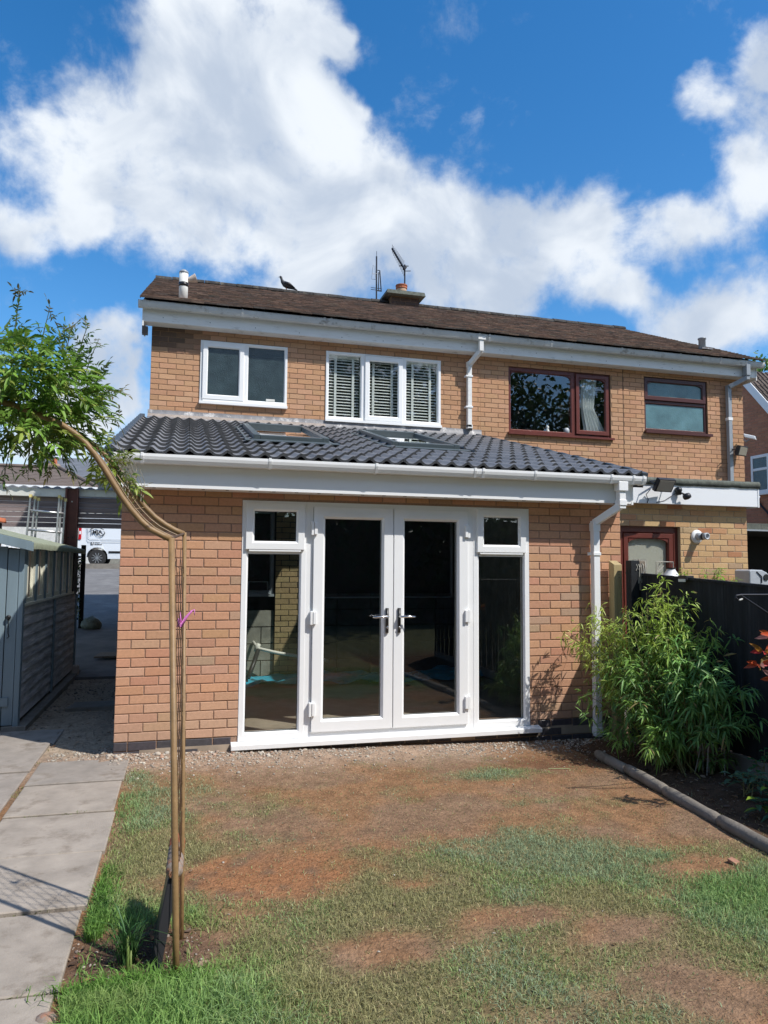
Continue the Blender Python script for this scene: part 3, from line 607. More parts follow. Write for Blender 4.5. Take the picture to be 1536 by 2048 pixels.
# ---- patio doors and side lights
fy = -0.004
def hinge(mb_, x, z):
    mb_.box(x-0.018,x+0.004,fy-0.040,fy-0.002,z-0.06,z+0.06); mb_.box(x+0.007,x+0.034,fy-0.046,fy-0.012,z-0.055,z+0.055)
mb = MB()
frame_ring(mb, 0.987,1.548,0.10,2.154,0.056,fy,0.066,wt=0.05,wb=0.07); frame_ring(mb, 3.132,3.710,0.10,2.154,0.060,fy,0.066,wt=0.05,wb=0.065)
mb.box(1.044,1.492,fy+0.006,0.06,1.690,1.745); mb.box(3.192,3.650,fy+0.006,0.06,1.690,1.745)
mb.box(1.548,1.606,fy+0.003,0.064,0.10,2.154); mb.box(3.074,3.132,fy+0.003,0.064,0.10,2.154); mb.box(1.606,3.074,fy+0.002,0.064,2.112,2.154); mb.box(1.606,3.074,fy+0.002,0.064,0.10,0.148)
ds = mb.build('door_frame', m_upvc, ext)
mb = MB(); mb.add([(0.93,-0.075,0.045),(3.80,-0.075,0.045),(3.80,-0.075,0.085),(0.93,-0.075,0.085),(0.93,0.03,0.045),(3.80,0.03,0.045),(3.80,0.03,0.103),(0.93,0.03,0.103)],[(0,1,2,3),(3,2,6,7),(0,4,5,1),(1,5,6,2),(0,3,7,4),(4,7,6,5)])
mb.build('sill', m_upvc, ext, bev=0.003)
for x0,x1 in ((1.018,1.528),(3.166,3.668)):
    mb = MB(); frame_ring(mb, x0,x1,1.728,2.134,0.073,fy-0.024,0.0,ch=0.018,cd=0.02); cs = mb.build('top_light', m_upvc, ext); 
    MB().box(x0+.073,x1-.073,0.006,0.012,1.80,2.062).build('pane', m_glass, cs); mb = MB(); frame_ring(mb, x0+.074,x1-.074,1.802,2.060,.005,.0,.004,ch=.001,cd=.001); mb.build('gasket', m_black, cs)
    MB().box(x0+.03,x1-.03,fy-.020,fy+.004,1.712,1.728).build('drip_bar', m_upvc, cs)
def gasket(x0, x1, z0, z1, y, par):
    mb_ = MB(); frame_ring(mb_, x0, x1, z0, z1, 0.005, y, y+0.004, ch=.001, cd=.001); mb_.build('gasket', m_black, par)
for x0,x1 in ((1.043,1.492),(3.192,3.65)): gasket(x0+.001,x1-.001,.171,1.689,.020,ds)
for x0,x1 in ((1.043,1.492),(3.192,3.65)): MB().box(x0,x1,0.026,0.032,0.17,1.69).build('pane', m_glass, ds)
for x0,x1,hx,hs in ((1.609,2.342,2.286,-1),(2.349,3.071,2.400,1)):
    mb = MB(); frame_ring(mb, x0,x1,0.150,2.114,0.105,fy-0.022,0.045,ch=0.020,cd=0.022)
    mb.box((x0+x1)/2-.22,(x0+x1)/2+.22,fy-.028,fy-.020,2.048,2.054); mb.box((x0+x1)/2-.22,(x0+x1)/2+.22,fy-.028,fy-.020,2.066,2.071)
    dr = mb.build('door', m_upvc, ext)
    MB().box(x0+.105,x1-.105,0.008,0.014,0.255,2.009).build('pane', m_glass, dr); gasket(x0+.106,x1-.106,.256,2.008,.002,dr)
    mb = MB(); mb.tube([(hx,fy-.030,1.105+0.11),(hx,fy-.030,1.105-0.11)],0.0145,12); mb.build('handle_plate', m_black, dr, smooth=True)
    mb = MB(); mb.tube([(hx,fy-.024,1.14),(hx,fy-.065,1.14),(hx+hs*.012,fy-.075,1.14),(hx+hs*.13,fy-.075,1.137),(hx+hs*.145,fy-.062,1.137)],[.010,.010,.011,.0085,.008],10)
    mb.lathe((hx,fy-.044,1.045),(0,-1,0),[(0.009,-.004),(0.009,.006)],12); mb.build('handle', m_chrome, dr, smooth=True)
    for z in (1.92,1.134,0.345):
        h_ = MB()
        if hs < 0: hinge(h_, x0-0.004, z)
        else:
            h_.box(x1-.004,x1+.018,fy-.040,fy-.002,z-.06,z+.06); h_.box(x1-.034,x1-.007,fy-.046,fy-.012,z-.055,z+.055)
        h_.build('hinge', m_upvc, dr, bev=0.003)
# ================================================================== HOUSES
HY = 3.888; PX = 4.87
def windows_left(par):
    # obscured two-light window
    x0,x1,z0,z1 = 0.656,1.871,3.832,4.728; y = HY-0.018
    mb = MB(); frame_ring(mb,x0,1.274,z0+.03,z1,0.045,y,HY+.05); frame_ring(mb,1.274,x1,z0+.03,z1,0.045,y,HY+.05,wb=0.055); mb.box(x0-.004,x1+.006,y-.035,HY,z0-.006,z0+.03)
    w = mb.build('window', m_upvc, par, label='white obscured window of the bathroom')
    mb = MB(); frame_ring(mb,0.690,1.254,3.893,4.700,0.070,y-.022,y+.01); mb.box(.70,1.245,y-.016,y,3.866,3.890); mb.build('casement', m_upvc, w)
    MB().box(0.76,1.184,y+.006,y+.012,3.963,4.63).build('pane', m_frost_d, w); MB().box(1.318,1.827,y+.02,y+.026,3.916,4.684).build('pane', m_frost_d, w)
    mb = MB(); mb.box(1.575,1.70,y+.008,y+.018,3.920,3.955)
    mb.build('soap_dish', m_whitepaint, w, bev=.004)
    # three-light window with blinds
    x0,x1,z0,z1 = 2.435,4.216,3.692,4.732
    mb = MB(); frame_ring(mb,x0,3.005,z0+.03,z1,0.045,y,HY+.06); frame_ring(mb,3.005,3.618,z0+.03,z1,0.028,y,HY+.06); frame_ring(mb,3.618,x1,z0+.03,z1,0.05,y,HY+.06); mb.box(x0-.006,x1+.006,y-.04,HY,z0-.006,z0+.03)
    w = mb.build('window', m_upvc, par, label='white bedroom window with slatted blinds')
    mb = MB(); frame_ring(mb,3.022,3.602,3.738,4.700,0.072,y-.022,y+.01); mb.box(3.03,3.595,y-.016,y,3.715,3.737); mb.build('casement', m_upvc, w)
    for a,b,c,d,yy in ((2.48,2.96,3.767,4.687,.02),(3.094,3.530,3.81,4.628,.0),(3.668,4.166,3.772,4.682,.02)): MB().box(a,b,y+yy+.006,y+yy+.012,c,d).build('pane', m_glass, w)
    for a,b in ((2.49,2.95),(3.06,3.56),(3.68,4.16)):
        mb = MB(); zc = 3.78; k = 0
        while zc < 4.66:
            mb.obox(((a+b)/2,HY+.080,zc),((b-a)/2,0,0),(0,.016,.0125),(0,-.0008,.0012)); zc += 0.045
        for q in (0.22,0.80): mb.box(a+(b-a)*q-.018,a+(b-a)*q+.018,HY+.058,HY+.061,3.76,4.66)
        mb.box(a,b,HY+.06,HY+.10,4.655,4.69); mb.build('blind', m_blind, w)
def corner_fillets(mb, x0, x1, z1, y0, y1, rx, rz):
    """arched head: fills the top corners of a light"""
    for sx, xc in ((1,x0),(-1,x1)):
        n = 8; pts = [(xc, z1)] + [(xc + sx*rx*(1-math.sin(t*math.pi/2/n)), z1 - rz*(1-math.cos(t*math.pi/2/n))) for t in range(n+1)]
        pts = [(xc,z1)] + [(xc + sx*rx*(1-math.cos(t*math.pi/2/n)), z1 - rz*(1-math.sin(t*math.pi/2/n))) for t in range(n+1)]
        f = [(a,y0,b) for a,b in pts]; bk = [(a,y1,b) for a,b in pts]; m_ = len(pts)
        mb.add(f+bk, [tuple(range(m_)), tuple(range(2*m_-1,m_-1,-1))] + [(q,(q+1)%m_,m_+(q+1)%m_,m_+q) for q in range(m_)])
def windows_right(par):
    y = HY+0.030
    x0,x1,z0,z1 = 5.352,7.175,3.675,4.752
    mb = MB(); frame_ring(mb,x0,6.515,z0+.03,z1,0.055,y,HY+.10,wt=0.075); frame_ring(mb,6.515,x1,z0+.03,z1,0.03,y,HY+.10); corner_fillets(mb,x0+.055,6.46,z1-.075,y+.004,y+.03,.16,.05)
    mb.add([(x0-.02,HY-.055,z0-.012),(x1+.03,HY-.055,z0-.012),(x1+.03,HY-.055,z0+.02),(x0-.02,HY-.055,z0+.02),(x0-.02,HY+.05,z0-.012),(x1+.03,HY+.05,z0-.012),(x1+.03,HY+.05,z0+.034),(x0-.02,HY+.05,z0+.034)],[(0,1,2,3),(3,2,6,7),(0,4,5,1),(1,5,6,2),(0,3,7,4)])
    w = mb.build('window', m_brown, par, label='wide brown window with a white curtain at its right')
    mb = MB(); frame_ring(mb,6.545,7.145,3.74,4.722,0.068,y-.022,y+.01); corner_fillets(mb,6.613,7.077,4.654,y-.018,y+.01,.15,.05); mb.build('casement', m_brown, w)
    MB().box(5.40,6.465,y+.02,y+.026,3.76,4.68).build('pane', m_glass, w); MB().box(6.61,7.08,y+.006,y+.012,3.805,4.66).build('pane', m_glass, w)
    V = []; T = []; nn_ = 60
    for i in range(nn_+1):
        t = i/nn_
        for k, zz in enumerate((4.70,4.2,3.76)):
            wd = (0.30,0.24,0.40)[k]; V.append((6.70+0.05*k*0.6+t*wd-(0.04 if k==1 else 0), HY+.115+0.018*math.sin(t*34+k*.4), zz))
    for i in range(nn_):
        for k in range(2): a=i*3+k; T += [(a,a+3,a+4),(a,a+4,a+1)]
    mesh_tris('curtain', V, T, np.full((len(V),3),.7), m_curtain, w, smooth=True)
    mb = MB(); mb.lathe((6.06,HY+.075,3.735),(0,0,1),[(.012,0),(.04,.012),(.028,.05),(.02,.075),(.032,.095),(.012,.125)],12); mb.build('china_ornament', m_whitepaint, w, smooth=True)
    mb = MB(); mb.lathe((6.40,HY+.075,3.735),(0,0,1),[(.03,0),(.05,.03),(.05,.07),(.03,.10)],12); mb.build('glass_jar', m_grey, w, smooth=True)
    x0,x1,z0,z1 = 7.81,9.055,3.835,4.78
    mb = MB(); frame_ring(mb,x0,x1,z0+.03,4.385,0.055,y,HY+.10); frame_ring(mb,x0,x1,4.385,z1,0.02,y,HY+.10)
    mb.box(x0-.01,x1+.05,HY-.06,HY+.05,z0-.012,z0+.032); w = mb.build('window', m_browndark, par, label='smaller brown window with cloudy blue glass')
    mb = MB(); frame_ring(mb,x0+.01,x1-.03,4.395,4.765,0.07,y-.028,y+.01); corner_fillets(mb,x0+.08,x1-.10,4.695,y-.022,y+.01,.13,.045); mb.build('casement', m_browndark, w)
    MB().box(x0+.05,x1-.05,y+.02,y+.026,3.89,4.34).build('pane', m_frost_t, w); MB().box(x0+.075,x1-.09,y+.002,y+.008,4.46,4.70).build('pane', m_frost_t, w)
HLs = [(0.656,1.871,3.832,4.728),(2.435,4.216,3.692,4.732)]; HRs = [(5.352,7.175,3.675,4.752),(7.81,9.055,3.835,4.78)]
def stain_shadeL(u, w, c):
    # dark staining and painted eaves shade on the top left corner bricks
    t = sstep(4.36, 4.62, w + 0.10*vnoise(u, w, 5, 2))*sstep(1.0, 0.30, u); c = lerp(c, (0.075,0.055,0.045), t*0.9); return tuple(v*(1+0.12*vnoise(u, w, 1.1, 3)) for v in c)
houseL = thing('semi_detached_house', (2.4, HY, 0), 'left half of the brick pair, with white framed upstairs windows', 'house', 'two halves of the semi-detached pair')
houseR = thing('semi_detached_house', (7.3, HY, 0), 'right half of the brick pair, with brown framed windows', 'house', 'two halves of the semi-detached pair')
front_wall(houseL, 0.0, PX, 3.30, 4.97, HY, HLs, PAL_H, 4.5897-75*0.075+0.0, 31, m_mortar_old, half=0, colfn=stain_shadeL)
front_wall(houseR, PX+0.001, 9.785, 2.20, 4.97, HY, HRs+[(7.402,7.412,2.5,4.9)], PAL_H, 4.5897-75*0.075, 32, m_mortar_old, half=0, colfn=lambda u,w,c: tuple(v*(1+0.12*vnoise(u, w, 1.1, 3)) for v in c))
MB().box(7.404,7.411,HY-.001,HY+.006,2.6,4.9).build('expansion_joint', m_archwire, houseR)
for par, a, b in ((houseL, 0.0, PX-.02), (houseR, PX+.02, 9.785)):
    mb = MB()
    if a == 0.0: mb.box(0.0,0.2,HY+.2,11.5,0.0,4.97); mb.box(0.2,b,11.3,11.5,0.0,4.97); mb.box(b-.1,b,HY+.2,11.3,0,4.97)
    else: mb.box(9.585,9.785,HY+.2,11.5,0.0,4.97); mb.box(a,9.585,11.3,11.5,0.0,4.97)
    mb.build('wall', mat('plain_brick_side',(0.36,0.20,0.11),rough=0.9,var=0.25,vs=20), par)
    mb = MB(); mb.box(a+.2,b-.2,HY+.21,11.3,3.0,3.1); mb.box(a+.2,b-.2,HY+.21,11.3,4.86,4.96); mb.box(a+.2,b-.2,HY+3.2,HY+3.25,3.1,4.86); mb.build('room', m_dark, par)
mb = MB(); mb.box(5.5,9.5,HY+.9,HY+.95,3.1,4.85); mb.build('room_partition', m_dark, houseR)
windows_left(houseL); windows_right(houseR)
# round bricked patch and lighter bricks seen under the right window are in the brick colours
EY, EZ = 3.55, 5.115; RY, RZ = 7.62, 6.96; MS = (RZ-EZ)/(RY-EY); msec = math.sqrt(1+MS*MS)
def mz(y): return EZ + (y-EY)*MS
mn = Vector((0,-MS,1)).normalized(); ml = Vector((0,1,MS)).normalized()
def half_roof(par, x0, x1, seed):
    mb = MB(); mb.add([(x0+.03,EY+.05,mz(EY+.05)-.03),(x1-.03*(seed!=1),EY+.05,mz(EY+.05)-.03),(x1-.03*(seed!=1),RY,RZ-.03),(x0+.03,RY,RZ-.03),(x0+.03,11.75,5.05),(x1-.03*(seed!=1),11.75,5.05)],[(0,1,2,3),(3,2,5,4)])
    rf = mb.build('roof', m_otile if False else m_dark, par)
    mb = MB(); r = random.Random(seed); g = 0.098; nr = int((RY-EY)*msec/g)
    base = Vector((0,EY,EZ))
    for k in range(nr+1):
        sag = 0.006*vnoise(k, seed, 0.7, 4); off = 0.083 if k%2 else 0; x = x0 - off
        while x < x1:
            a = max(x, x0); b = min(x+0.164, x1); x += 0.166
            if b-a < 0.02: continue
            j = r.uniform(-.006,.006); lf = r.uniform(0,.006) + 0.012*max(0, vnoise(a,k*.1,1.1,9)); s0 = k*g + j
            c = r.choice([(0.125,0.088,0.070),(0.145,0.10,0.078),(0.105,0.078,0.065),(0.16,0.112,0.085),(0.095,0.080,0.070)]); kk = 1.75*(1+r.uniform(-.28,.28))
            if r.random() < .03: c = (0.15,0.13,0.10)
            c = tuple(v*kk for v in c)
            s1 = min(s0+g+0.05, (RY-EY)*msec)
            lo = base + ml*s0 + mn*(0.036+lf); hi = base + ml*s1 + mn*0.008; d = mn*(-0.020)
            tw = r.uniform(-.003,.003)
            vs = [lo+Vector((a,0,0))+mn*tw, lo+Vector((b,0,0)), hi+Vector((b,0,0)), hi+Vector((a,0,0))]; vs += [v+d for v in vs]
            mb.add(vs, [(0,1,2,3),(0,4,5,1),(1,5,6,2),(3,7,4,0)], c)
    mb.build('roof_tiles', m_otile, rf)
    # ridge tiles bedded on mortar
    mb = MB(); x = x0
    while x < x1-0.02:
        b = min(x+0.30, x1); dz = r.uniform(-.006,.006); prof = [(math.cos(t*math.pi/8)*0.115, math.sin(t*math.pi/8)*0.085-0.02) for t in range(9)]
        cc = r.uniform(.04,.07); mb.sweep(prof, (x+.004,RY,RZ+.02+dz), (b-.004,RY,RZ+.02+dz+r.uniform(-.004,.004)), col=(cc,cc*.95,cc*.9)); x = b
    mb.build('ridge_tiles', m_otile, rf, smooth=False)
    mb = MB(); x = x0
    while x < x1-.1:
        if r.random() < .75: mb.obox((x+.04,RY-.118,RZ-.058),(r.uniform(.02,.06),0,0),ml*0.014,mn*0.012)
        x += 0.13
    mb.build('ridge_mortar', m_mort_light, rf)
    return rf
rL = half_roof(houseL, -0.15, PX, 1); rR = half_roof(houseR, PX, 9.97, 2)
def eaves(par, x0, x1, gx0, gx1, mf, clips, endside):
    mb = MB(); mb.box(x0,x1,3.700,3.722,4.865,5.075); mb.box(x0,x1,3.722,HY-.002,4.862,4.872)
    if endside < 0: mb.box(x0-.02,x0,3.695,HY+.3,4.80,5.09)
    if endside > 0: mb.box(x1,x1+.02,3.695,HY+.3,4.82,5.09)
    f = mb.build('fascia', mf, par, bev=0.003)
    k = x0 + .25
    while k < x1: MB().lathe((k,3.700,4.915+0.02*math.sin(k*9)),(0,-1,0),[(.006,-.002),(.006,.002)],8).build('nail', m_black, f); k += 0.62
    mb = MB(); cyl_gutter(mb, gx0, gx1, 3.698, 5.115, w=0.115, h=0.085); g = mb.build('gutter', m_gut_old, par)
    for x in clips: mb = MB(); gclip(mb, x, 3.6975, 5.1155, w=0.115, h=0.085, t=0.03); mb.build('bracket', m_gut_old, g)
eaves(houseL, -0.10, PX, -0.17, PX, m_upvc_old, (-0.09,1.2,2.35,2.45,3.9,4.74), -1)
eaves(houseR, PX+.001, 9.90, PX+.001, 9.99, m_upvc_old, (4.9,5.95,7.2,8.3,9.1), 1)
MB().box(-0.12,-0.045,3.71,3.80,4.70,4.80).build('eaves_box_end', m_black, houseL)
# white downpipe near the party line
mb = MB(); mb.box(4.715,4.835,3.585,3.695,5.03,5.12); mb.box(4.742,4.808,3.60,3.666,4.86,5.035); mb.bar((4.775,3.64,4.87),(4.665,3.815,4.70),.066,.066); mb.box(4.632,4.698,3.80,3.866,3.72,4.72); mb.box(4.632,4.71,3.80,3.88,3.70,3.76)
mb.box(4.626,4.704,3.795,3.872,4.66,4.74)
d2 = mb.build('downpipe', m_upvc_old, houseL, bev=0.004)
mb = MB(); mb.box(4.60,4.71,3.79,3.885,4.50,4.525); mb.box(4.60,4.71,3.79,3.885,4.02,4.045); mb.build('pipe_bracket', m_upvc, d2)
MB().box(4.64,4.69,3.775,3.80,3.66,3.70).build('pipe_shoe', m_black, d2)
# grey downpipe at the right corner
mb = MB(); mb.box(9.61,9.69,3.585,3.69,4.87,5.12); mb.box(9.62,9.685,3.60,3.665,4.80,4.88); mb.bar((9.65,3.63,4.83),(9.435,3.80,4.70),.07,.07); mb.box(9.40,9.47,3.79,3.86,2.75,4.73)
d3 = mb.build('downpipe', m_greypipe, houseR, bev=0.004, label='grey downpipe at the house corner'); MB().box(9.392,9.478,3.785,3.865,4.12,4.17).build('pipe_joint', m_upvc, d3)
# chimney
ch = MB(); bricks(ch, 4.42,5.00,6.75,7.06,[],lambda u,w,d:(u,7.35-d,w),[(1,(0.10,0.07,0.06))],6.75,3,); chm = ch.build('chimney', m_brick, houseL)
MB().box(4.42,5.00,7.357,7.95,6.6,7.06).build('mortar', m_mortar_old, chm)
mb = MB(); mb.add([(4.28,7.2,7.06),(5.10,7.2,7.06),(5.10,8.1,7.06),(4.28,8.1,7.06),(4.30,7.22,7.14),(5.08,7.22,7.14),(5.08,8.08,7.14),(4.30,8.08,7.14),(4.45,7.37,7.20),(4.95,7.37,7.20),(4.95,7.95,7.20),(4.45,7.95,7.20)],
  [(0,3,2,1)]+[(q,(q+1)%4,4+(q+1)%4,4+q) for q in range(4)]+[(4+q,4+(q+1)%4,8+(q+1)%4,8+q) for q in range(4)]+[(8,9,10,11)]); mb.build('chimney_cap', m_felt, chm)
mb = MB(); mb.lathe((4.72,7.65,7.19),(0,0,1),[(.105,0),(.108,.13),(.105,.15)],20); cp = mb.build('chimney_pot', m_cream, chm, smooth=True)
mb = MB(); mb.lathe((4.72,7.65,7.34),(0,0,1),[(.108,-.01),(.12,.0),(.116,.02),(.112,.045),(.125,.055),(.125,.075),(.09,.078)],20)
for k in range(14):
    a = k*2*math.pi/14; mb.lathe((4.72+.112*math.cos(a),7.65+.112*math.sin(a),7.36),(math.cos(a),math.sin(a),0),[(.012,0),(.012,.008)],6)
mb.build('pot_rim', m_terra, cp, smooth=False)
# roof vents
yv = 3.98; t = thing('vent_pipe', (0.40,yv,mz(yv)), 'pale grey vent pipe with black band and small side cowl on the left roof end', 'vent pipe')
mb = MB(); z0_ = mz(yv)
mb.lathe((0.40,yv,z0_-.06),(0,0,1),[(.062,0),(.062,.45)],20); mb.build('pipe', m_whitepaint, t, smooth=True)
MB().lathe((0.40,yv,z0_+.19),(0,0,1),[(.067,0),(.067,.055)],20).build('band', m_black, t, smooth=True)
MB().lathe((0.40,yv,z0_+.38),(0,0,1),[(.066,0),(.060,.03),(.03,.055),(.004,.06)],16).build('cage', m_greypipe, t, smooth=True)
MB().lathe((0.445,yv,z0_+.29),(1,0,.38),[(.025,0),(.04,.05),(.062,.12),(.066,.13),(.03,.125)],14).build('cowl', m_mort_light, t, smooth=True)
yv = 4.35; t = thing('vent_pipe', (9.36,yv,mz(yv)), 'short grey vent pipe on the right end of the brown roof', 'vent pipe')
MB().lathe((9.36,yv,mz(yv)-.05),(0,0,1),[(.06,0),(.06,.26),(.072,.265),(.072,.285),(.05,.29)],16).build('pipe', m_greypipe, t, smooth=True)
MB().box(9.25,9.47,yv-.14,yv+.14,mz(yv)+.0,mz(yv)+.025).build('base_plate', m_lead, t)
# aerials
t = thing('tv_aerial', (4.83,7.6,7.0), 'aerial with toothed boom on a thin mast behind the chimney pot', 'aerial')
MB().tube([(4.83,7.78,7.0),(4.83,7.78,7.93)],.016,8).build('mast', m_darkmetal, t)
mb = MB(); A = Vector((4.83,7.78,7.82)); B = Vector((4.34,7.05,7.90)); mb.bar(A,B,.03,.03); dv = (B-A)
for k in range(11):
    p = A + dv*(0.08+0.09*k); L = 0.17-0.008*k; mb.tube([p-Vector((0,0,L)),p+Vector((0,0,L))],.0045,5)
mb.bar(A+Vector((-.02,0,.0)),A+Vector((.02,.0,.06)),.06,.05); mb.tube([A+Vector((-.13,0,.07)),A+Vector((.08,0,.09))],.010,6); mb.tube([A+Vector((-.02,0,-.03)),A+Vector((.13,0,-.01))],.008,6); mb.build('boom', m_darkmetal, t)
t = thing('tv_aerial', (4.165,7.6,6.95), 'slender upright aerial with folded dipoles left of the chimney', 'aerial')
MB().tube([(4.17,7.6,6.93),(4.165,7.6,7.95)],.016,8).tube([(4.165,7.6,7.9),(4.165,7.6,8.06)],.005,6).build('mast', m_darkmetal, t)
mb = MB(); mb.tube([(4.17,7.6,7.23),(4.27,7.6,7.22),(4.235,7.6,7.66),(4.19,7.6,7.66)],.012,6); mb.tube([(4.21,7.6,7.25),(4.215,7.6,7.62)],.010,6)
for z in (7.28,7.24): mb.tube([(4.05,7.6,z),(4.28,7.6,z)],.006,6)
mb.build('dipole', m_darkmetal, t); mb = MB(); mb.tube([(4.09,7.58,7.75),(4.06,7.58,7.45),(4.14,7.58,7.45),(4.13,7.58,7.74)],.008,6); mb.tube([(4.06,7.58,7.56),(4.2,7.58,7.58)],.006,6); mb.build('reflector', m_alu, t)
# pigeon on the ridge (faces left)
t = thing('pigeon', (2.34,7.62,7.05), 'dark pigeon standing on the roof ridge, facing left', 'bird')
P = Vector((2.34,7.62,7.045))
pts = [(-.155,.245),(-.145,.250),(-.125,.240),(-.112,.200),(-.095,.155),(-.05,.115),(.0,.095),(.055,.075),(.10,.055),(.15,.035),(.205,.012)]
rs = [.004,.022,.028,.024,.038,.060,.066,.055,.036,.022,.008]
MB().tube([P+Vector((a,0,b)) for a,b in pts], rs, 12).build('body', m_pigeon, t, smooth=True)
mb = MB(); mb.tube([P+Vector((-.152,0,.246)),P+Vector((-.18,0,.238))],[.008,.002],6); mb.build('beak', m_darkmetal, t)
mb = MB()
for s in (-1,1): mb.tube([P+Vector((-.02,s*.025,.05)),P+Vector((-.015,s*.025,.0))],.006,6)
mb.build('legs', m_terra, t)
for s in (-1,1): MB().tube([P+Vector((-.06,s*.05,.125)),P+Vector((.03,s*.062,.10)),P+Vector((.15,s*.03,.045))],[.022,.034,.008],8).build('wing', m_darkmetal, t, smooth=True)
# ================================================================== NEIGHBOUR'S SINGLE STOREY PART (right)
NY = 1.5
nb = thing('flat_roofed_extension', (6.4, NY, 0), 'yellow brick extension with flat felt roof and bright white fascia, beyond the black fence', 'extension')
NW = (5.72,6.592,-0.1,2.118)
front_wall(nb, 4.76, 7.62, -0.1, 2.45, NY, [NW], PAL_N, 0.02, 41, mat('mortar_buff',(0.45,0.36,0.25),rough=0.95,var=0.2,vs=50,bump=0.002,bs=200), half=0)
mb = MB(); mb.box(7.42,7.62,NY+.2,HY-.003,-0.1,2.45); mb.build('wall', m_inwall, nb)
MB().box(4.76,7.62,NY+.21,HY-.004,2.47,2.60).build('roof', m_void, nb)
MB().box(5.78,7.69,NY-.125,NY-.10,2.395,2.665).box(5.78,7.69,NY-.10,NY,2.40,2.41).build('fascia', m_whitefasc, nb, bev=0.003)
MB().box(7.69,7.71,NY-.13,HY-.01,2.39,2.665).build('fascia', m_whitefasc, nb)
V = []; T = []; n = 90                        # felt edge with an uneven lower line
for i in range(n):
    x = 5.60 + i*2.12/(n-1); lo = 2.635 + 0.010*vnoise(x,0,6,3) + 0.006*vnoise(x,0,22,5)
    V += [(x,NY-.14,lo),(x,NY-.148,2.69),(x,NY-.13,2.722+.004*vnoise(x,3,9,1)),(x,NY+.1,2.70),(x,NY-.126,lo)]
for i in range(n-1):
    for q in range(3): a=i*5+q; T += [(a,a+5,a+6),(a,a+6,a+1)]
    a=i*5; T += [(a+4,a+9,a+5),(a+4,a+5,a)]
mesh_tris('felt_edge', V, T, np.full((len(V),3),.2), m_felt, nb)
MB().box(4.76,7.72,NY+.09,HY-.003,2.60,2.695).build('roof_felt', m_felt, nb)
mb = MB(); y = NY+.05; frame_ring(mb, 5.72,6.592,-.1,2.118,0.075,y,NY+.14,wt=0.085); frame_ring(mb,5.795,6.515,-.05,2.03,0.075,y-.008,NY+.1,wt=.07)
corner_fillets(mb,5.87,6.44,1.96,y-.004,y+.03,.17,.055)
dd = mb.build('door', m_brown, nb); MB().box(5.865,6.445,y+.018,y+.024,0.03,1.965).build('pane', m_glass, dd)
MB().box(4.80,7.42,2.05,2.10,0,2.45).build('inner_wall', m_plasterw, nb)
MB().box(5.85,6.46,1.595,1.60,0.0,1.99).build('added_pale_panel', m_plasterw, dd)  # pale panel added close behind the pane, catches sun to brighten the doorway
# boiler flue
t = thing('boiler_flue', (6.835,NY,2.0), 'round white boiler flue on the yellow brick wall', 'flue')
MB().lathe((6.835,NY+.004,2.0),(0,-1,0),[(.072,0),(.088,.006),(.085,.02),(.062,.03),(.055,.032)],28).build('collar', m_upvc, t, smooth=True)
MB().lathe((6.84,NY-.02,2.0),(0.15,-1,0),[(.05,0),(.05,.06),(.036,.062),(.036,.10),(.044,.102),(.044,.15),(.03,.152),(.028,.10)],24).build('terminal', m_grey, t, smooth=True)
MB().lathe((6.85,NY-.10,2.0),(0.15,-1,0),[(.046,0),(.046,.018)],20).build('ring', m_black, t, smooth=True)
# floodlights, sensors, cameras
def flood(loc, rz, label, tilt, cable):
    t = thing('floodlight', loc, label, 'floodlight'); L = Vector(loc); M_ = Matrix.Rotation(rz,3,'Z') @ Matrix.Rotation(tilt,3,'X')
    ax,ay,az = (M_ @ Vector(v) for v in ((1,0,0),(0,1,0),(0,0,1)))
    MB().obox(L, ax*.135, ay*.028, az*.085).obox(L+ay*.04, ax*.10, ay*.02, az*.06).build('housing', m_darkmetal, t, bev=0.006)
    MB().obox(L-ay*.030, ax*.115, ay*.003, az*.068).build('lens', m_lens, t)
    MB().tube([L-ax*.15+az*.0, L-ax*.15+ay*.09, L+ay*.13, L+ax*.15+ay*.09, L+ax*.15],.009,6).build('bracket', m_darkmetal, t)
    MB().tube(cable,.005,6).build('cable', m_darkmetal, t, smooth=True)
flood((6.16,NY-.28,2.612), 0.12, 'black floodlight over the white fascia, lens facing down', 0.55, [(6.02,NY-.20,2.56),(6.0,NY-.14,2.50),(6.04,NY-.13,2.44),(6.02,NY-.13,2.40)])
flood((9.56,3.70,3.585), 0.35, 'black floodlight on the house corner, below the security camera', 0.30, [(9.45,3.80,3.55),(9.42,3.83,3.45),(9.40,3.85,3.38)])
t = thing('motion_sensor', (6.46,NY-.13,2.55), 'black motion sensor with round head hanging on the white fascia', 'sensor')
MB().lathe((6.46,NY-.126,2.57),(0,-1,0),[(.035,0),(.042,.02),(.032,.06),(.012,.07)],16).tube([(6.46,NY-.15,2.60),(6.46,NY-.16,2.51)],[.036,.03],12).build('mount', m_black, t, smooth=True)
MB().lathe((6.53,NY-.21,2.505),(0.25,-.35,-1),[(.02,-.02),(.045,-.01),(.052,.02),(.046,.045),(.02,.055)],18).tube([(6.47,NY-.17,2.54),(6.51,NY-.20,2.515)],.012,8).build('head', m_darkmetal, t, smooth=True)
MB().tube([(6.43,NY-.135,2.53),(6.28,NY-.13,2.44),(6.15,NY-.128,2.403)],.004,6).build('cable', m_darkmetal, t)
t = thing('security_camera', (9.74,3.80,3.83), 'white security camera fixed to the house corner above the floodlight', 'camera')
MB().obox((9.74,3.70,3.835),Vector((.055,-.07,-.03)),Vector((.035,.03,0)),(0,0.01,.032)).build('body', m_upvc, t, bev=0.01)
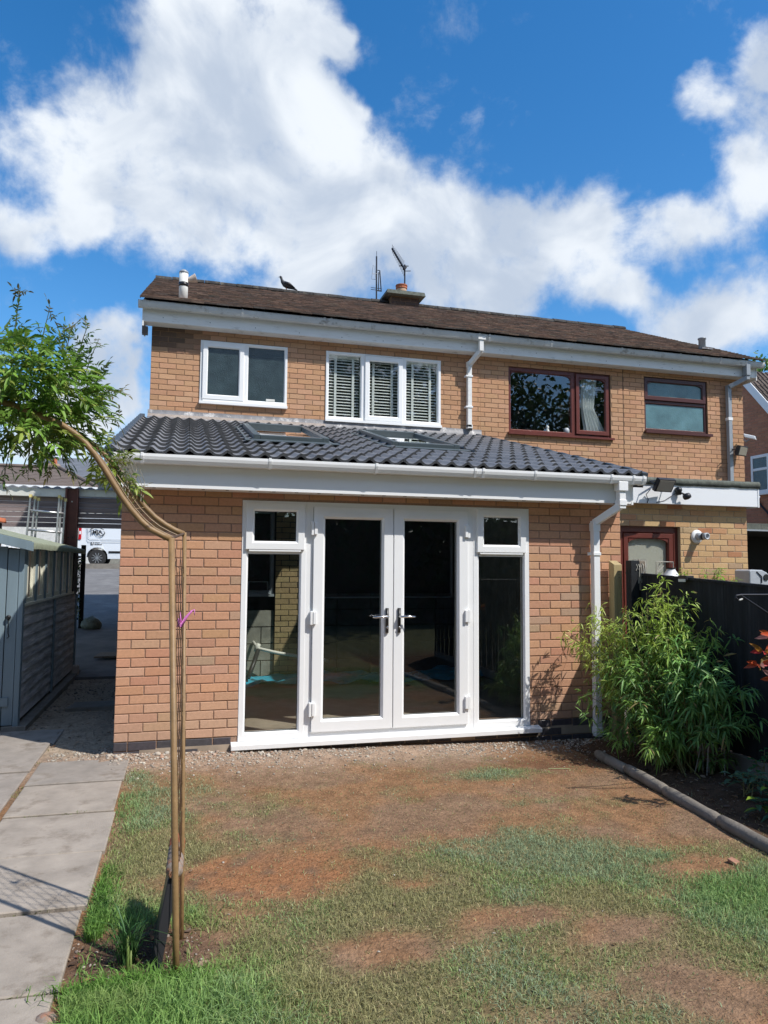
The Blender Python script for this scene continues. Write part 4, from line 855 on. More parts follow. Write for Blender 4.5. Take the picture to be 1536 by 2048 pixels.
MB().tube([(9.70,3.80,3.80),(9.70,3.75,3.76),(9.72,3.70,3.79)],.014,8).build('mount', m_greypipe, t); MB().lathe((9.795,3.63,3.805),(.055,-.07,-.03),[(.03,-.01),(.028,.006)],14).build('lens', m_black, t)
t = thing('wall_lamp', (7.76,1.55,2.50), 'small grey lamp at the end of the white fascia', 'lamp')
MB().lathe((7.75,1.52,2.53),(.5,-.5,-.3),[(.02,0),(.035,.02),(.05,.05),(.052,.07)],14).build('shade', m_grey, t, smooth=True); MB().box(7.712,7.74,1.5,1.6,2.50,2.62).build('mount', m_darkmetal, t)
# grey plastic case behind the fence
t = thing('plastic_case', (7.42,1.2,0), 'rounded light grey plastic case showing above the black fence, right', 'case')
prof = [(-.16,-.2),(.17,-.2),(.17,0.02),(.15,.09),(.10,.15),(.03,.18),(-.13,.185),(-.16,.17)]
MB().sweep([(a,b) for a,b in prof],(7.42,1.08,1.40),(7.42,1.34,1.40),ay=(1,0,0),az=(0,0,1)).build('shell', m_grey, t, bev=0.012)
MB().lathe((7.50,1.076,1.49),(0,-1,0),[(.04,0),(.04,.006)],16).build('vent', m_black, t); MB().tube([(7.36,1.075,1.56),(7.43,1.072,1.50),(7.43,1.072,1.42)],.006,6).build('seam', m_black, t); MB().box(7.38,7.46,1.15,1.22,0.0,1.22).build('stand', m_darkmetal, t)
# dark open carport and red brick house further right
cpR = thing('flat_roofed_carport', (12.4,5.5,0), 'dark open carport with felt covered edge beside the red brick house', 'carport')
MB().box(9.80,15.15,5.5,10.5,2.36,2.50).build('roof', m_felt, cpR); MB().box(9.80,15.15,5.47,5.5,2.345,2.375).build('gutter', m_greypipe, cpR)
MB().box(9.8,15.15,5.52,10.4,2.33,2.345).build('ceiling', m_void, cpR); MB().box(9.80,15.15,7.3,7.35,-.05,2.33).build('shade_back_panel', m_void, cpR); MB().box(9.80,15.15,5.6,7.3,0.03,.06).build('floor', m_void, cpR); MB().box(9.79,9.80,5.52,7.3,0,2.33).box(9.80,9.82,5.52,7.3,0,2.33).build('shade_side_panel', m_void, cpR)  # near-black panels and surfaces paint in the deep shade of the open carport
rh = thing('red_brick_house', (17.5,9.8,0), 'red brick neighbour with tiled gable and small white window, at the right edge', 'house')
mb = MB(); gx = 15.2; WN = (8.98,9.6,3.60,4.62)
bricks(mb, 7.8, 11.8, 2.4, 7.0, [WN,(7.0,8.0,4.55,8)], lambda u,w,d:(gx-d, u, w), PAL_R, 2.4, 51)
# trim bricks above the gable line by hiding them behind the roof: keep only those under it
keepv = MB(); 
i = 0
for f, c in zip(mb.f, mb.c):
    zc_ = max(mb.v[q][2] for q in f); yc_ = sum(mb.v[q][1] for q in f)/len(f)
    if zc_ < 4.62 + 1.15*min(yc_-7.8, 11.8-yc_) : keepv.add([mb.v[q] for q in f],[tuple(range(len(f)))],c)
wl_ = keepv.build('wall', m_brick, rh)
mb = MB(); mb.add([(gx+.006,7.8,0),(gx+.006,11.8,0),(gx+.006,11.8,4.6),(gx+.006,9.8,6.9),(gx+.006,7.8,4.6),(20,7.8,0),(20,11.8,0),(20,11.8,4.6),(20,9.8,6.9),(20,7.8,4.6)],[(0,1,2,3,4),(9,8,7,6,5),(0,4,9,5),(1,6,7,2)]); mb.build('mortar', mat('mortar_grey_buff',(0.36,0.25,0.18),rough=.95), wl_)
mb = MB()
for sgn in (-1,1):
    for k in range(9):
        s0 = k*0.34; 
        for i in range(17):
            a = gx-.10 + i*0.3; A = Vector((a,9.8,7.0)); dsl = Vector((0,sgn*1,-1.15)).normalized(); nn_ = Vector((0,sgn*1.15,1)).normalized()
            c = 0.10+rnd.uniform(-.02,.02)
            mb.obox(A+dsl*(s0+.17)+nn_*(.02+.012)+Vector((.148,0,0)), Vector((.146,0,0)), dsl*.18+nn_*.008, nn_*.009, (c*1.25,c,c*.85)); 
            for q in (.25,.75): mb.tube([A+dsl*s0+nn_*.04+Vector((.3*q,0,0)),A+dsl*(s0+.34)+nn_*.05+Vector((.3*q,0,0))],.03,6,col=(c*1.25,c,c*.85))
mb.build('roof', m_otile, rh)
A = Vector((gx-.12,9.8,6.88)); B = Vector((gx-.12,7.5,6.88-2.3*1.15)); MB().bar(A,B,.03,.20,up=(0,-.75,.65)).build('bargeboard', m_upvc, rh)
mb = MB()
for k in range(4):
    a = 9.0+k*.0
mb = MB(); mb.box(gx-.03,gx+.02,8.98,9.05,3.6,4.62); mb.box(gx-.03,gx+.02,9.53,9.6,3.6,4.62); mb.box(gx-.03,gx+.02,9.05,9.53,3.6,3.68); mb.box(gx-.03,gx+.02,9.05,9.53,4.54,4.62); mb.box(gx-.03,gx+.02,9.05,9.53,4.2,4.27); mb.box(gx-.08,gx+.02,8.93,9.65,3.54,3.6)
w = mb.build('window', m_upvc, rh, bev=.006); MB().box(gx-.012,gx-.006,9.05,9.53,3.68,4.2).box(gx-.012,gx-.006,9.05,9.53,4.27,4.54).build('pane', m_frost_d, w)
MB().tube([(gx-.03,9.5,3.6),(gx-.04,9.3,3.3),(gx-.04,8.9,2.9),(gx-.04,8.6,2.75)],.025,6).build('cable', m_darkmetal, rh)

# ================================================================== FENCE (right)
fn = thing('board_fence', (4.76,-2.5,0), 'black stained close boarded fence running along the right side', 'fence')
r = random.Random(9)
def ftop(y): return 1.535 + 0.046*y
mb = MB(); y = -0.06; k = 0
while y > -5.6:
    w = 0.115; a, b = y-w, y; dx = 0.010 if k % 2 else -0.004; zt = ftop(y) + r.uniform(-.004,.004)
    mb.add([(4.775+dx,a,0.14),(4.757+dx-.006,b,0.14),(4.757+dx-.006,b,zt),(4.775+dx,a,zt),(4.79+dx,a,0.14),(4.775+dx,b,0.14),(4.775+dx,b,zt),(4.79+dx,a,zt)],[(0,1,2,3),(4,7,6,5),(0,4,5,1),(1,5,6,2),(2,6,7,3),(3,7,4,0)])
    y -= 0.098; k += 1
mb.build('board_panel', m_fence, fn)
MB().add([(4.745,-.04,ftop(0)),(4.80,-.04,ftop(0)),(4.80,-5.6,ftop(-5.6)),(4.745,-5.6,ftop(-5.6)),(4.745,-.04,ftop(0)+.02),(4.80,-.04,ftop(0)+.02),(4.80,-5.6,ftop(-5.6)+.02),(4.745,-5.6,ftop(-5.6)+.02)],[(0,3,2,1),(4,5,6,7),(0,1,5,4),(1,2,6,5),(2,3,7,6),(3,0,4,7)]).build('capping_rail', m_fence, fn)
MB().box(4.74,4.785,-5.6,-0.12,-0.10,0.135).build('gravel_board', m_conc, fn, bev=.004)
for yy in (-2.05,-3.9): MB().box(4.79,4.88,yy-.045,yy+.045,-.1,1.6).build('post', m_fence, fn)
t = thing('timber_post', (4.60,-.09,0), 'new yellow green timber post standing against the extension, right of the downpipe', 'post')
mb = MB(); mb.add([(4.545,-.145,-.12),(4.635,-.145,-.12),(4.635,-.055,-.12),(4.545,-.055,-.12),(4.545,-.145,1.625),(4.635,-.145,1.625),(4.635,-.055,1.665),(4.545,-.055,1.665)],[(0,3,2,1),(4,5,6,7),(0,1,5,4),(1,2,6,5),(2,3,7,6),(3,0,4,7)]); pp = mb.build('post', m_greenpost, t, bev=.004)
for z in (1.50,1.53,1.56): MB().lathe((4.60,-.146,z),(0,-1,0),[(.004,0),(.004,.002)],8).build('screw', m_black, t)
t = thing('fence_post', (4.72,-.25,0), 'square dark fence post with pale string wound over its top', 'post')
MB().box(4.64,4.73,-.285,-.20,0.0,1.665).build('post', m_fence, t, bev=.004)
MB().box(4.735,4.80,-.285,-.20,1.38,1.66).build('timber_block', m_greywood, t, bev=.004)
mb = MB(); r = random.Random(4)
for k in range(7):
    x = 4.72+.015*k-.02; pts = [(x,-.29,1.66-.18*r.random()-.05),(x+.01,-.292,1.60),(x+.005*k,-.27,1.672),(x+.02,-.22,1.675),(x+.03,-.19,1.60)]
    mb.tube([Vector(p)+Vector((r.uniform(-.01,.01),0,0)) for p in pts],.0035,5)
mb.tube([(4.76,-.29,1.64),(4.80,-.28,1.55),(4.86,-.25,1.45),(4.90,-.2,1.40)],.004,5)
mb.build('string', m_string, t)
t = thing('timber_stake', (4.68,-.62,0), 'short pale timber stake at the foot of the fence behind the bamboo', 'stake')
MB().box(4.655,4.72,-.66,-.62,-.05,.36).build('stake', m_greywood, t, bev=.004)
t = thing('wire_frame_stand', (5.55,.35,0), 'thin bent wire plant hanger rising behind the fence', 'wire hanger')
MB().tube([(5.50,.3,1.66),(5.35,.3,1.66),(5.35,.3,1.40)],.006,6).tube([(5.3,.32,1.42),(5.42,.32,1.66),(5.46,.32,1.62),(5.38,.32,1.55)],.006,6).tube([(5.50,.3,1.66),(5.56,.3,1.66),(5.56,.3,1.60)],.005,6).tube([(5.35,.3,1.5),(5.35,.3,0)],.008,6).build('wire', m_string, t)
t = thing('lantern', (5.52,.3,1.4), 'small white topped solar lantern hanging above the fence', 'lantern')
MB().lathe((5.53,.3,1.50),(0,0,1),[(.095,0),(.085,.015),(.045,.075),(.045,.085),(.01,.088)],16).build('shade', m_upvc, t, smooth=True); MB().lathe((5.53,.3,1.587),(0,0,1),[(.05,0),(.05,.012)],16).build('cap', m_black, t); MB().tube([(5.53,.3,1.60),(5.53,.3,1.64),(5.56,.3,1.66)],.004,6).build('hook', m_darkmetal, t)
MB().lathe((5.53,.3,1.42),(0,0,1),[(.05,0),(.05,.08)],14).build('body', m_grey, t)
t = thing('solar_lamp', (4.78,-.93,1.5), 'tiny black and white lamp clipped on the fence top', 'lamp')
MB().box(4.72,4.80,-.97,-.86,1.488,1.53).build('case', m_darkmetal, t, bev=.004); MB().box(4.715,4.722,-.96,-.87,1.475,1.50).build('lens', m_whitepaint, t)
# bracket for a hanging basket
t = thing('basket_bracket', (4.74,-2.3,1.3), 'thin black metal hanging basket bracket on the fence', 'bracket')
MB().tube([(4.755,-2.3,1.42),(4.10,-2.3,1.42),(4.06,-2.3,1.415),(4.055,-2.3,1.40),(4.07,-2.3,1.39)],.006,8).build('arm', m_darkmetal, t); MB().tube([(4.10,-2.3,1.415),(4.755,-2.3,1.05)],.006,8).build('strut', m_darkmetal, t); MB().box(4.745,4.757,-2.32,-2.28,1.0,1.47).build('wall_plate', m_darkmetal, t)
MB().tube([(4.075,-2.31,1.385),(4.10,-2.31,1.392)],.006,6).build('clip', m_whitepaint, t)
# half-round edging of the border
t = thing('border_edging', (3.85,-2.5,0), 'round weathered stone edging between lawn and border', 'edging')
EP = [(3.965,-.745),(3.915,-1.25),(3.855,-1.80),(3.79,-2.42),(3.715,-3.15),(3.64,-3.9),(3.56,-4.7)]
for i in range(len(EP)-1):
    a, b = EP[i], EP[i+1]; dx, dy = (b[0]-a[0])*.006, (b[1]-a[1])*.006; n = 8; pts = []
    for k in range(n+1): tt = k/n; pts.append((a[0]+dx+(b[0]-a[0]-2*dx)*tt, a[1]+dy+(b[1]-a[1]-2*dy)*tt, 0.020 + gz(3.8,a[1])*.5 + 0.004*vnoise(a[0],a[1]+tt,7,2)+(0.006 if i%2 else 0)))
    MB().tube(pts,[.036]+[.041+.002*vnoise(k,i,.9,3) for k in range(n-1)]+[.036],14).build('edging_length', m_concold, t, smooth=True)

# ================================================================== BAMBOO
G = rng(12)
bam = thing('bamboo', (4.35,-1.25,0), 'bushy green bamboo clump spilling over in front of the black fence', 'bamboo')
TG = [  # cluster centre, radius, number of shoots, leaf size, colour
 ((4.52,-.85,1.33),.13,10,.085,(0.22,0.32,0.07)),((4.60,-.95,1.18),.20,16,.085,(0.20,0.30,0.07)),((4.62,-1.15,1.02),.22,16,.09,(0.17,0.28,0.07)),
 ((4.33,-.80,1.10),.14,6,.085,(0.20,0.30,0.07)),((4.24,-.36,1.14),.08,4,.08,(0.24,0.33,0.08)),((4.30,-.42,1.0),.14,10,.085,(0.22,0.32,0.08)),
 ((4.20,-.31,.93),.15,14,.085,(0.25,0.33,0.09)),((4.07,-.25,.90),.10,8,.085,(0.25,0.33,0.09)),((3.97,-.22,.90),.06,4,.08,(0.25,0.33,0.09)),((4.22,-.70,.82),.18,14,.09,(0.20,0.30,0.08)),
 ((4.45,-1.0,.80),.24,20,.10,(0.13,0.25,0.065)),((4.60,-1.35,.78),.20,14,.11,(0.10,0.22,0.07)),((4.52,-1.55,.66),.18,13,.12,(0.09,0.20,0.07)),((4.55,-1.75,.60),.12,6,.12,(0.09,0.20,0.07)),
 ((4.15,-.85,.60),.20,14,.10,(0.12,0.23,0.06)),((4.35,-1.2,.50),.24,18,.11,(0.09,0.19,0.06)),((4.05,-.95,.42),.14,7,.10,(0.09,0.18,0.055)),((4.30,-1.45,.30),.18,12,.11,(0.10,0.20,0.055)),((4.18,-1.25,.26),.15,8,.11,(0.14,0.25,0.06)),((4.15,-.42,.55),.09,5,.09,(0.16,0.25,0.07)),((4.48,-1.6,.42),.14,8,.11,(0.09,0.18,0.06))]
Pl = []; Dl = []; Nl = []; Ll = []; Wl_ = []; Cl = []; Rl = []; stems = MB()
for c, rad, ns, ls, colr in TG:
    for s in range(ns):
        b = np.array([4.33+G.normal(0,.10), -1.28+G.normal(0,.13), 0.02]); tip = np.array(c)+G.normal(0,1,3)*rad*np.array([.75,.75,.85]); tip[2] = max(tip[2], .12); tip[0] = min(tip[0], 4.70)
        mid = b*.45+tip*.55; mid[2] = tip[2]*0.72+.08; pts = []
        for k in range(9):
            t_ = k/8; pts.append((1-t_)**2*b + 2*t_*(1-t_)*mid + t_*t_*tip)
        if s % 2 == 0: stems.tube(pts, [.0045]*4+[.0035]*3+[.002,.001], 5, col=(0.20,0.19,0.06))
        d0 = nrm(pts[8]-pts[6]); nl = 12 if rad > .1 else 9
        for k in range(nl):
            t_ = .52 + .48*(k+.5)/nl if rad>.1 else .35+.65*(k+.5)/nl
            i0 = min(7, int(t_*8)); p = pts[i0]*(1-(t_*8-i0))+pts[i0+1]*(t_*8-i0)
            # little side twig with 3-5 leaves fanned at its end
            td = nrm(d0*.5+G.normal(0,1,3)*.6+np.array([0,0,-.05])); tl_ = G.uniform(.02,.08); e = p+td*tl_
            for q in range(G.integers(3,6)):
                dd_ = nrm(td*.7+G.normal(0,1,3)*.55+np.array([0,0,-.25])); Pl.append(e); Dl.append(dd_); Nl.append(G.normal(0,1,3)*.5+np.array([0,-.3,1])); Ll.append(ls*G.uniform(.5,1.05)); Wl_.append(ls*G.uniform(.10,.15)); Rl.append(G.uniform(.2,1.1))
                kk = G.uniform(.65,1.35); cc = np.array(colr)*kk*np.array([2.0,1.8,1.5])
                if G.random() < .035: cc = np.array((.38,.30,.12))
                Cl.append(cc)
V,T,C = leaves_np(np.array(Pl),np.array(Dl),np.array(Nl),np.array(Ll),np.array(Wl_),np.array(Rl),np.array(Cl))
mesh_tris('leaves', V, T, C, m_leaf, bam); stems.build('canes', m_leaf, bam)
mb = MB()
for k in range(9):
    x, y = 4.40+G.normal(0,.13), -1.45+G.normal(0,.12); mb.tube([(x,y,0),(x+G.normal(0,.03),y+G.normal(0,.03),.2),(x+G.normal(0,.09),y+G.normal(0,.05),.45)],[.004,.0035,.002],5)
mb.build('dry_canes', m_string, bam)
# broad leaved plants in the border
def broad_plant(name, base, shoots, label, cat, L, W, cols, seed, group=None, spread=.16, h=.2, nleaf=6):
    g = rng(seed); t = thing(name, base, label, cat, group); P=[];Dd=[];Nn=[];LL=[];WW=[];CC=[];RR=[]; st = MB()
    for s in range(shoots):
        a = g.uniform(0,2*math.pi); b = np.array(base)+np.array([g.normal(0,.03),g.normal(0,.03),0]); tip = np.array(base)+np.array([math.cos(a)*spread*g.uniform(.3,1),math.sin(a)*spread*g.uniform(.3,1),h*g.uniform(.6,1.1)])
        st.tube([b,(b+tip)/2+np.array([0,0,.02]),tip],[.004,.003,.002],5)
        for k in range(nleaf):
            aa = a + k*2.4; P.append(tip-np.array([0,0,.012*k])); Dd.append([math.cos(aa),math.sin(aa),.35-.08*k]); Nn.append([-.2*math.cos(aa),-.2*math.sin(aa),1]); LL.append(L*g.uniform(.7,1.1)); WW.append(W*g.uniform(.8,1.1)); RR.append(.5); CC.append(np.array(cols[g.integers(0,len(cols))])*g.uniform(.8,1.2))
    V,T,C = leaves_np(*(np.array(q) for q in (P,Dd,Nn,LL,WW,RR,CC))); mesh_tris('leaves',V,T,C,m_leaf,t,smooth=True); st.build('stems', m_stem, t); return t
broad_plant('border_shrub',(4.30,-2.08,.03),7,'low shrub with pale blue green leaves at the foot of the fence','shrub',.10,.036,[(.14,.24,.15),(.11,.20,.12),(.10,.2,.1)],31,spread=.13,h=.15)
broad_plant('border_plant',(4.22,-2.42,.03),8,'dark leafy plant with one lime leaf at the right edge of the border','plant',.11,.04,[(.06,.14,.07),(.05,.12,.06),(.28,.42,.05)],32,spread=.18,h=.12)
broad_plant('seedling',(4.56,-1.93,.03),4,'small dark green self-sown plant climbing the fence foot','plant',.06,.032,[(.05,.17,.05),(.06,.2,.06)],33,spread=.06,h=.24,nleaf=7)
broad_plant('fence_top_plant',(6.08,.3,1.29),9,'bright lime green foliage peeping over the fence in front of the flue wall','plant',.08,.018,[(.30,.50,.06),(.26,.46,.06)],34,spread=.14,h=.30,nleaf=10)
broad_plant('fence_top_plant',(5.62,.2,1.29),7,'yellow green foliage peeping over the fence beside the lantern','plant',.07,.018,[(.45,.48,.07),(.30,.45,.07)],35,spread=.10,h=.30,nleaf=9)
broad_plant('fence_top_plant',(7.05,1.0,1.22),6,'low lime foliage over the fence in front of the grey case','plant',.08,.018,[(.28,.46,.06)],36,spread=.14,h=.26,nleaf=9)
# photinia with red young leaves
g = rng(40); t = thing('photinia', (4.45,-2.45,0), 'photinia branch with red and bronze young leaves, right edge', 'shrub')
P=[];Dd=[];Nn=[];LL=[];WW=[];CC=[];RR=[]; st = MB()
BR = [((4.15,-2.43,1.06),.13),((4.12,-2.42,.97),.10),((4.20,-2.45,1.16),.12),((4.30,-2.5,1.05),.14),((4.18,-2.50,.90),.12)]
for (c, rad) in BR:
    c = np.array(c); st.tube([(4.5,-2.5,.55),(4.42,-2.47,(.55+c[2])/2),c],[.007,.005,.003],6)
    for k in range(9):
        a = k*2.39+g.uniform(-.2,.2); d = np.array([math.cos(a)*1.0-.35, math.sin(a)*.6-.2, .35*math.sin(k*1.7)+.18]); P.append(c+d*.01); Dd.append(d); Nn.append(np.array([g.normal(0,.4),-.9,g.normal(.3,.4)])); LL.append(g.uniform(.075,.115)); WW.append(g.uniform(.028,.036)); RR.append(g.uniform(-.1,.3))
        cc = [(.62,.06,.06),(.45,.13,.04),(.35,.17,.03),(.28,.19,.04),(.55,.30,.28),(.50,.09,.03)][g.integers(0,6)]; CC.append(np.array(cc)*g.uniform(.8,1.15))
V,T,C = leaves_np(*(np.array(q) for q in (P,Dd,Nn,LL,WW,RR,CC))); mesh_tris('leaves',V,T,C,m_leaf,t,smooth=True); st.tube([(4.5,-2.5,0),(4.5,-2.5,.6)],.009,6); st.build('branches', m_trunk, t)

# ================================================================== SHED (left)
sh = thing('garden_shed', (-1.9,3.1,0), 'grey blue timber shed with a row of side windows and green felt roof', 'shed')
SX = -0.985; SF = 1.27; SB = 4.95; SZ = 1.80
MB().box(-3.4,SX-.10,SF+.02,SB,0.06,1.74).build('inner_frame', m_dark, sh)
mb = MB(); zb = 0.10; ang = 0.016
z = 0.10
while z < 1.17:                              # shiplap boards, each overlapping the next
    z1 = min(z+.118, 1.19)
    mb.add([(SX-.004,SF+.05,z+.006),(SX+.014,SF+.05,z),(SX-.002,SF+.05,z1),(SX-.02,SF+.05,z1),(SX-.004,SB,z+.006),(SX+.014,SB,z),(SX-.002,SB,z1),(SX-.02,SB,z1)],[(0,3,2,1),(4,5,6,7),(1,2,6,5),(0,1,5,4),(2,3,7,6),(3,0,4,7)])
    z += .110
mb.build('side_boarding', m_shedside, sh)
for y in (3.10,SB-.03): MB().box(SX+.012,SX+.032,y-.03,y+.03,0.08,1.16).build('batten', m_shed, sh, bev=.003)
MB().box(SX-.02,SX+.028,SF-.01,SF+.075,0.06,1.76).build('corner_post', m_shed, sh, bev=.004)
# front with tongue and groove door
mb = MB(); x = SX-.02; k = 0
while x > -3.3:
    mb.box(x-.098,x-.004,SF-.006,SF+.02,0.07,1.72+0.25*(SX-x)); x -= .102; k += 1
mb.build('front_boarding', m_shed, sh, bev=.003)
MB().box(-1.58,-1.05,SF-.022,SF-.007,.25,.33).build('door_ledge', m_shed, sh)
mb = MB(); mb.lathe((-1.075,SF-.014,1.08),(0,-1,0),[(.022,0),(.022,.02),(.012,.03)],12); mb.tube([(-1.075,SF-.03,1.075),(-1.07,SF-.035,.93),(-1.062,SF-.03,.90),(-1.08,SF-.03,.885)],.005,6); mb.build('latch', m_black, sh)
NW_ = 6; y0 = SF+.12; wy = (4.55-y0)/NW_
MB().box(SX-.02,SX+.030,y0-.05,4.60,1.175,1.205).build('window_sill', m_creamwood, sh, bev=.003)
for k in range(NW_):
    a = y0+k*wy; mb = MB(); mb.box(SX-.02,SX+.012,a+.045,a+.15,1.205,1.75); mb.box(SX-.02,SX+.012,a+wy-.13,a+wy-.045,1.205,1.75); mb.box(SX-.02,SX+.012,a+.15,a+wy-.13,1.205,1.25); w = mb.build('window', m_creamwood, sh); MB().box(SX-.008,SX-.003,a+.15,a+wy-.13,1.25,1.75).build('pane', m_glass, w)
    MB().box(SX-.02,SX+.022,a-.045,a+.045,1.205,1.76).build('mullion', m_shed, sh, bev=.003)
    MB().box(SX-.03,SX-.022,a+.06,a+wy*.8,1.21,1.75).build('reed_screen', m_creamwood, sh)
MB().box(SX-.02,SX+.02,4.56,SB,1.17,1.76).build('end_board', m_fence, sh)
def rz_(x): return SZ + 0.25*(-0.885-x)
rt = MB(); V = []; T = []; n = 40
for i in range(n+1):
    y = SF-.11 + i*(SB+.12-SF)/n
    for x, dz in ((-0.875+.006*vnoise(y,0,5,1),-.065-.012*abs(vnoise(y,2,4,2))),(-0.87,-.02),(-0.885,0),(-1.3,.004*vnoise(y,1,3,2)),(-1.8,.005*vnoise(y,4,3,2)),(-2.3,0)): V.append((x,y,rz_(max(x,-9) if x<-.885 else -.885)+dz))
V = [(x,y,z) for x,y,z in V]
for i in range(n):
    for q in range(5): a=i*6+q; T += [(a,a+6,a+7),(a,a+7,a+1)]
rf_ = mesh_tris('roof', V, T, np.full((len(V),3),.3), m_greenfelt, sh)
MB().add([(-2.3,SF-.1,rz_(-2.3)),(-3.7,SF-.1,rz_(-2.3)-.35),(-3.7,SB+.01,rz_(-2.3)-.35),(-2.3,SB+.01,rz_(-2.3)),(-2.3,SF-.1,rz_(-2.3)-.04),(-3.7,SF-.1,rz_(-2.3)-.39),(-3.7,SB+.01,rz_(-2.3)-.39),(-2.3,SB+.01,rz_(-2.3)-.04)],[(0,3,2,1),(4,5,6,7),(0,1,5,4),(2,3,7,6)]).build('roof', m_greenfelt, sh)
MB().add([(-.885,SF-.09,rz_(-.885)-.02),(-2.3,SF-.09,rz_(-2.3)-.02),(-2.3,SB,rz_(-2.3)-.02),(-.885,SB,rz_(-.885)-.02),(-.885,SF-.09,rz_(-.885)-.04),(-2.3,SF-.09,rz_(-2.3)-.04),(-2.3,SB,rz_(-2.3)-.04),(-.885,SB,rz_(-.885)-.04)],[(0,3,2,1),(4,5,6,7),(0,1,5,4),(1,2,6,5),(2,3,7,6),(3,0,4,7)]).build('roof_deck', m_shedside, rf_)
MB().add([(-.868,SF-.125,rz_(-.885)-.095),(-.868,SF-.125,rz_(-.885)-.008),(-2.3,SF-.125,rz_(-2.3)-.008),(-2.3,SF-.125,rz_(-2.3)-.095),(-.868,SF-.10,rz_(-.885)-.095),(-.868,SF-.10,rz_(-.885)-.008),(-2.3,SF-.10,rz_(-2.3)-.008),(-2.3,SF-.10,rz_(-2.3)-.095)],[(0,1,2,3),(7,6,5,4),(0,4,5,1),(1,5,6,2),(3,2,6,7),(0,3,7,4)]).build('bargeboard', m_shed, sh, bev=.003)
r = random.Random(17); 
MB().box(-1.10,SX+.10,SF-.02,SB+.1,-.03,.062).build('plinth', m_conc, sh, bev=.006)
# things behind the shed
t = thing('stepladder', (-1.6,5.13,0), 'folded aluminium ladder with yellow end caps standing behind the shed', 'ladder')
lad = [(-1.70,-1.625),(-1.60,-1.53),(-1.54,-1.49)]
for s_, (xb, xt) in enumerate(((-1.73,-1.655),(-1.66,-1.60),(-1.62,-1.56),(-1.29,-1.27),(-1.25,-1.245),(-1.215,-1.195))):
    yy = 5.08+.035*(s_%3); zt = 2.56-.02*(s_%3); MB().bar((xb-.06,yy,.1),(xt,yy,zt),.022,.045,up=(0,1,0)).build('stile', m_alu, t); MB().box(xt-.018,xt+.018,yy-.028,yy+.028,zt-.015,zt+.03).build('end_cap', mat('yellow_cap',(.75,.62,.25),rough=.5) if s_==0 else bpy.data.materials['yellow_cap'], t)
for k, z in enumerate((2.36,2.08,1.80,1.52,1.24,.96,.68,.40)): MB().tube([(-1.665-.012*k,5.08,z),(-1.215-.010*k,5.08,z-.035)],.017,8).build('rung', m_alu, t, smooth=True)
t = thing('ridge_tile', (-2.05,5.15,2.05), 'orange clay ridge tile lying at the back of the shed roof', 'tile')
MB().sweep([(math.cos(a*math.pi/8)*.09,math.sin(a*math.pi/8)*.07) for a in range(9)],(-2.35,5.18,2.22),(-2.00,5.18,2.17)).build('tile', m_terra, t, smooth=True); MB().box(-2.3,-2.05,5.12,5.24,0,2.17).build('support', m_fence, t)
# carport canopy with steel post
cp_ = thing('carport_canopy', (-1.6,5.4,0), 'white beamed carport canopy clad in weathered boards above the side alley', 'canopy')
MB().box(-5.0,-1.225,5.30,5.36,2.585,2.705).build('beam', m_whitepaint, cp_, bev=.004); MB().box(-1.04,-.005,5.33,5.39,2.605,2.715).build('beam', m_whitepaint, cp_, bev=.004)
for x0,x1,nm in ((-5.0,-1.225,0),(-1.04,-.005,1)):
    mb = MB()
    for k in range(6 if nm else 6): mb.box(x0,x1,5.37+.004*(k%2),5.40,2.13+k*.077,2.13+k*.077+.070)
    mb.build('cladding', m_plank, cp_)
mb = MB(); V=[];T=[]; n=170
for i in range(n+1):
    x = -5.0+i*4.99/n; z = 2.728+.014*math.sin(x/.076*2*math.pi*.5)
    V += [(x,5.26,z),(x,9.4,z-.10),(x,5.26,z-.006)]
for i in range(n): a=i*3; T += [(a,a+3,a+4),(a,a+4,a+1),(a+2,a+5,a+3),(a+2,a+3,a)]
mesh_tris('corrugated_roof', V, T, np.full((len(V),3),.4), mat('corrugated_sheet',(.42,.44,.45),rough=.5,trans=.3), cp_)
mb = MB(); mb.box(-1.22,-1.195,5.26,5.40,0,2.72); mb.box(-1.065,-1.04,5.26,5.40,0,2.72); mb.box(-1.195,-1.065,5.31,5.33,0,2.72); pst = mb.build('post', m_rust, cp_)
for x,z in ((-1.16,1.98),(-1.10,1.98),(-1.13,2.52)): MB().lathe((x,5.312,z),(0,-1,0),[(.011,0),(.011,.012)],8).build('bolt', m_alu if z>2.4 else m_black, pst)
# black gate post with climber further along
t = thing('gate', (-1.39,9,0.35), 'narrow black metal side gate seen edge on along the alley', 'gate')
MB().box(-1.44,-1.36,8.95,9.05,.25,1.96).build('post', m_void, t, bev=.005); mb = MB()
for k in range(7): mb.box(-1.62+.0*k,-1.45,8.97+.0*k,9.0,.5+k*.2,.53+k*.2)
mb.box(-1.66,-1.62,8.96,9.02,.35,1.9); mb.build('leaf', m_void, t)
g = rng(61); n = 260; P = np.stack([g.uniform(-1.62,-1.44,n),g.uniform(8.88,8.96,n),g.uniform(.5,1.75,n)],1); V,T,C = leaves_np(P,g.normal(0,1,(n,3)),g.normal(0,1,(n,3)),g.uniform(.05,.09,n),g.uniform(.03,.05,n),np.full(n,.3),np.where(g.random((n,1))<.4,np.array([[.55,.55,.42]]),np.array([[.07,.13,.04]])))
t = thing('climber', (-1.55,8.9,.4), 'leafy climber on the black side gate', 'climber'); mesh_tris('leaves',V,T,C,m_leaf,t); MB().tube([(-1.55,8.93,.35),(-1.5,8.92,1.0),(-1.56,8.92,1.7)],.01,6).build('stem', m_stem, t)
t = thing('rubble_sack', (-1.20,9.0,.36), 'crumpled grey green sack on the ground beside the black gate', 'sack')
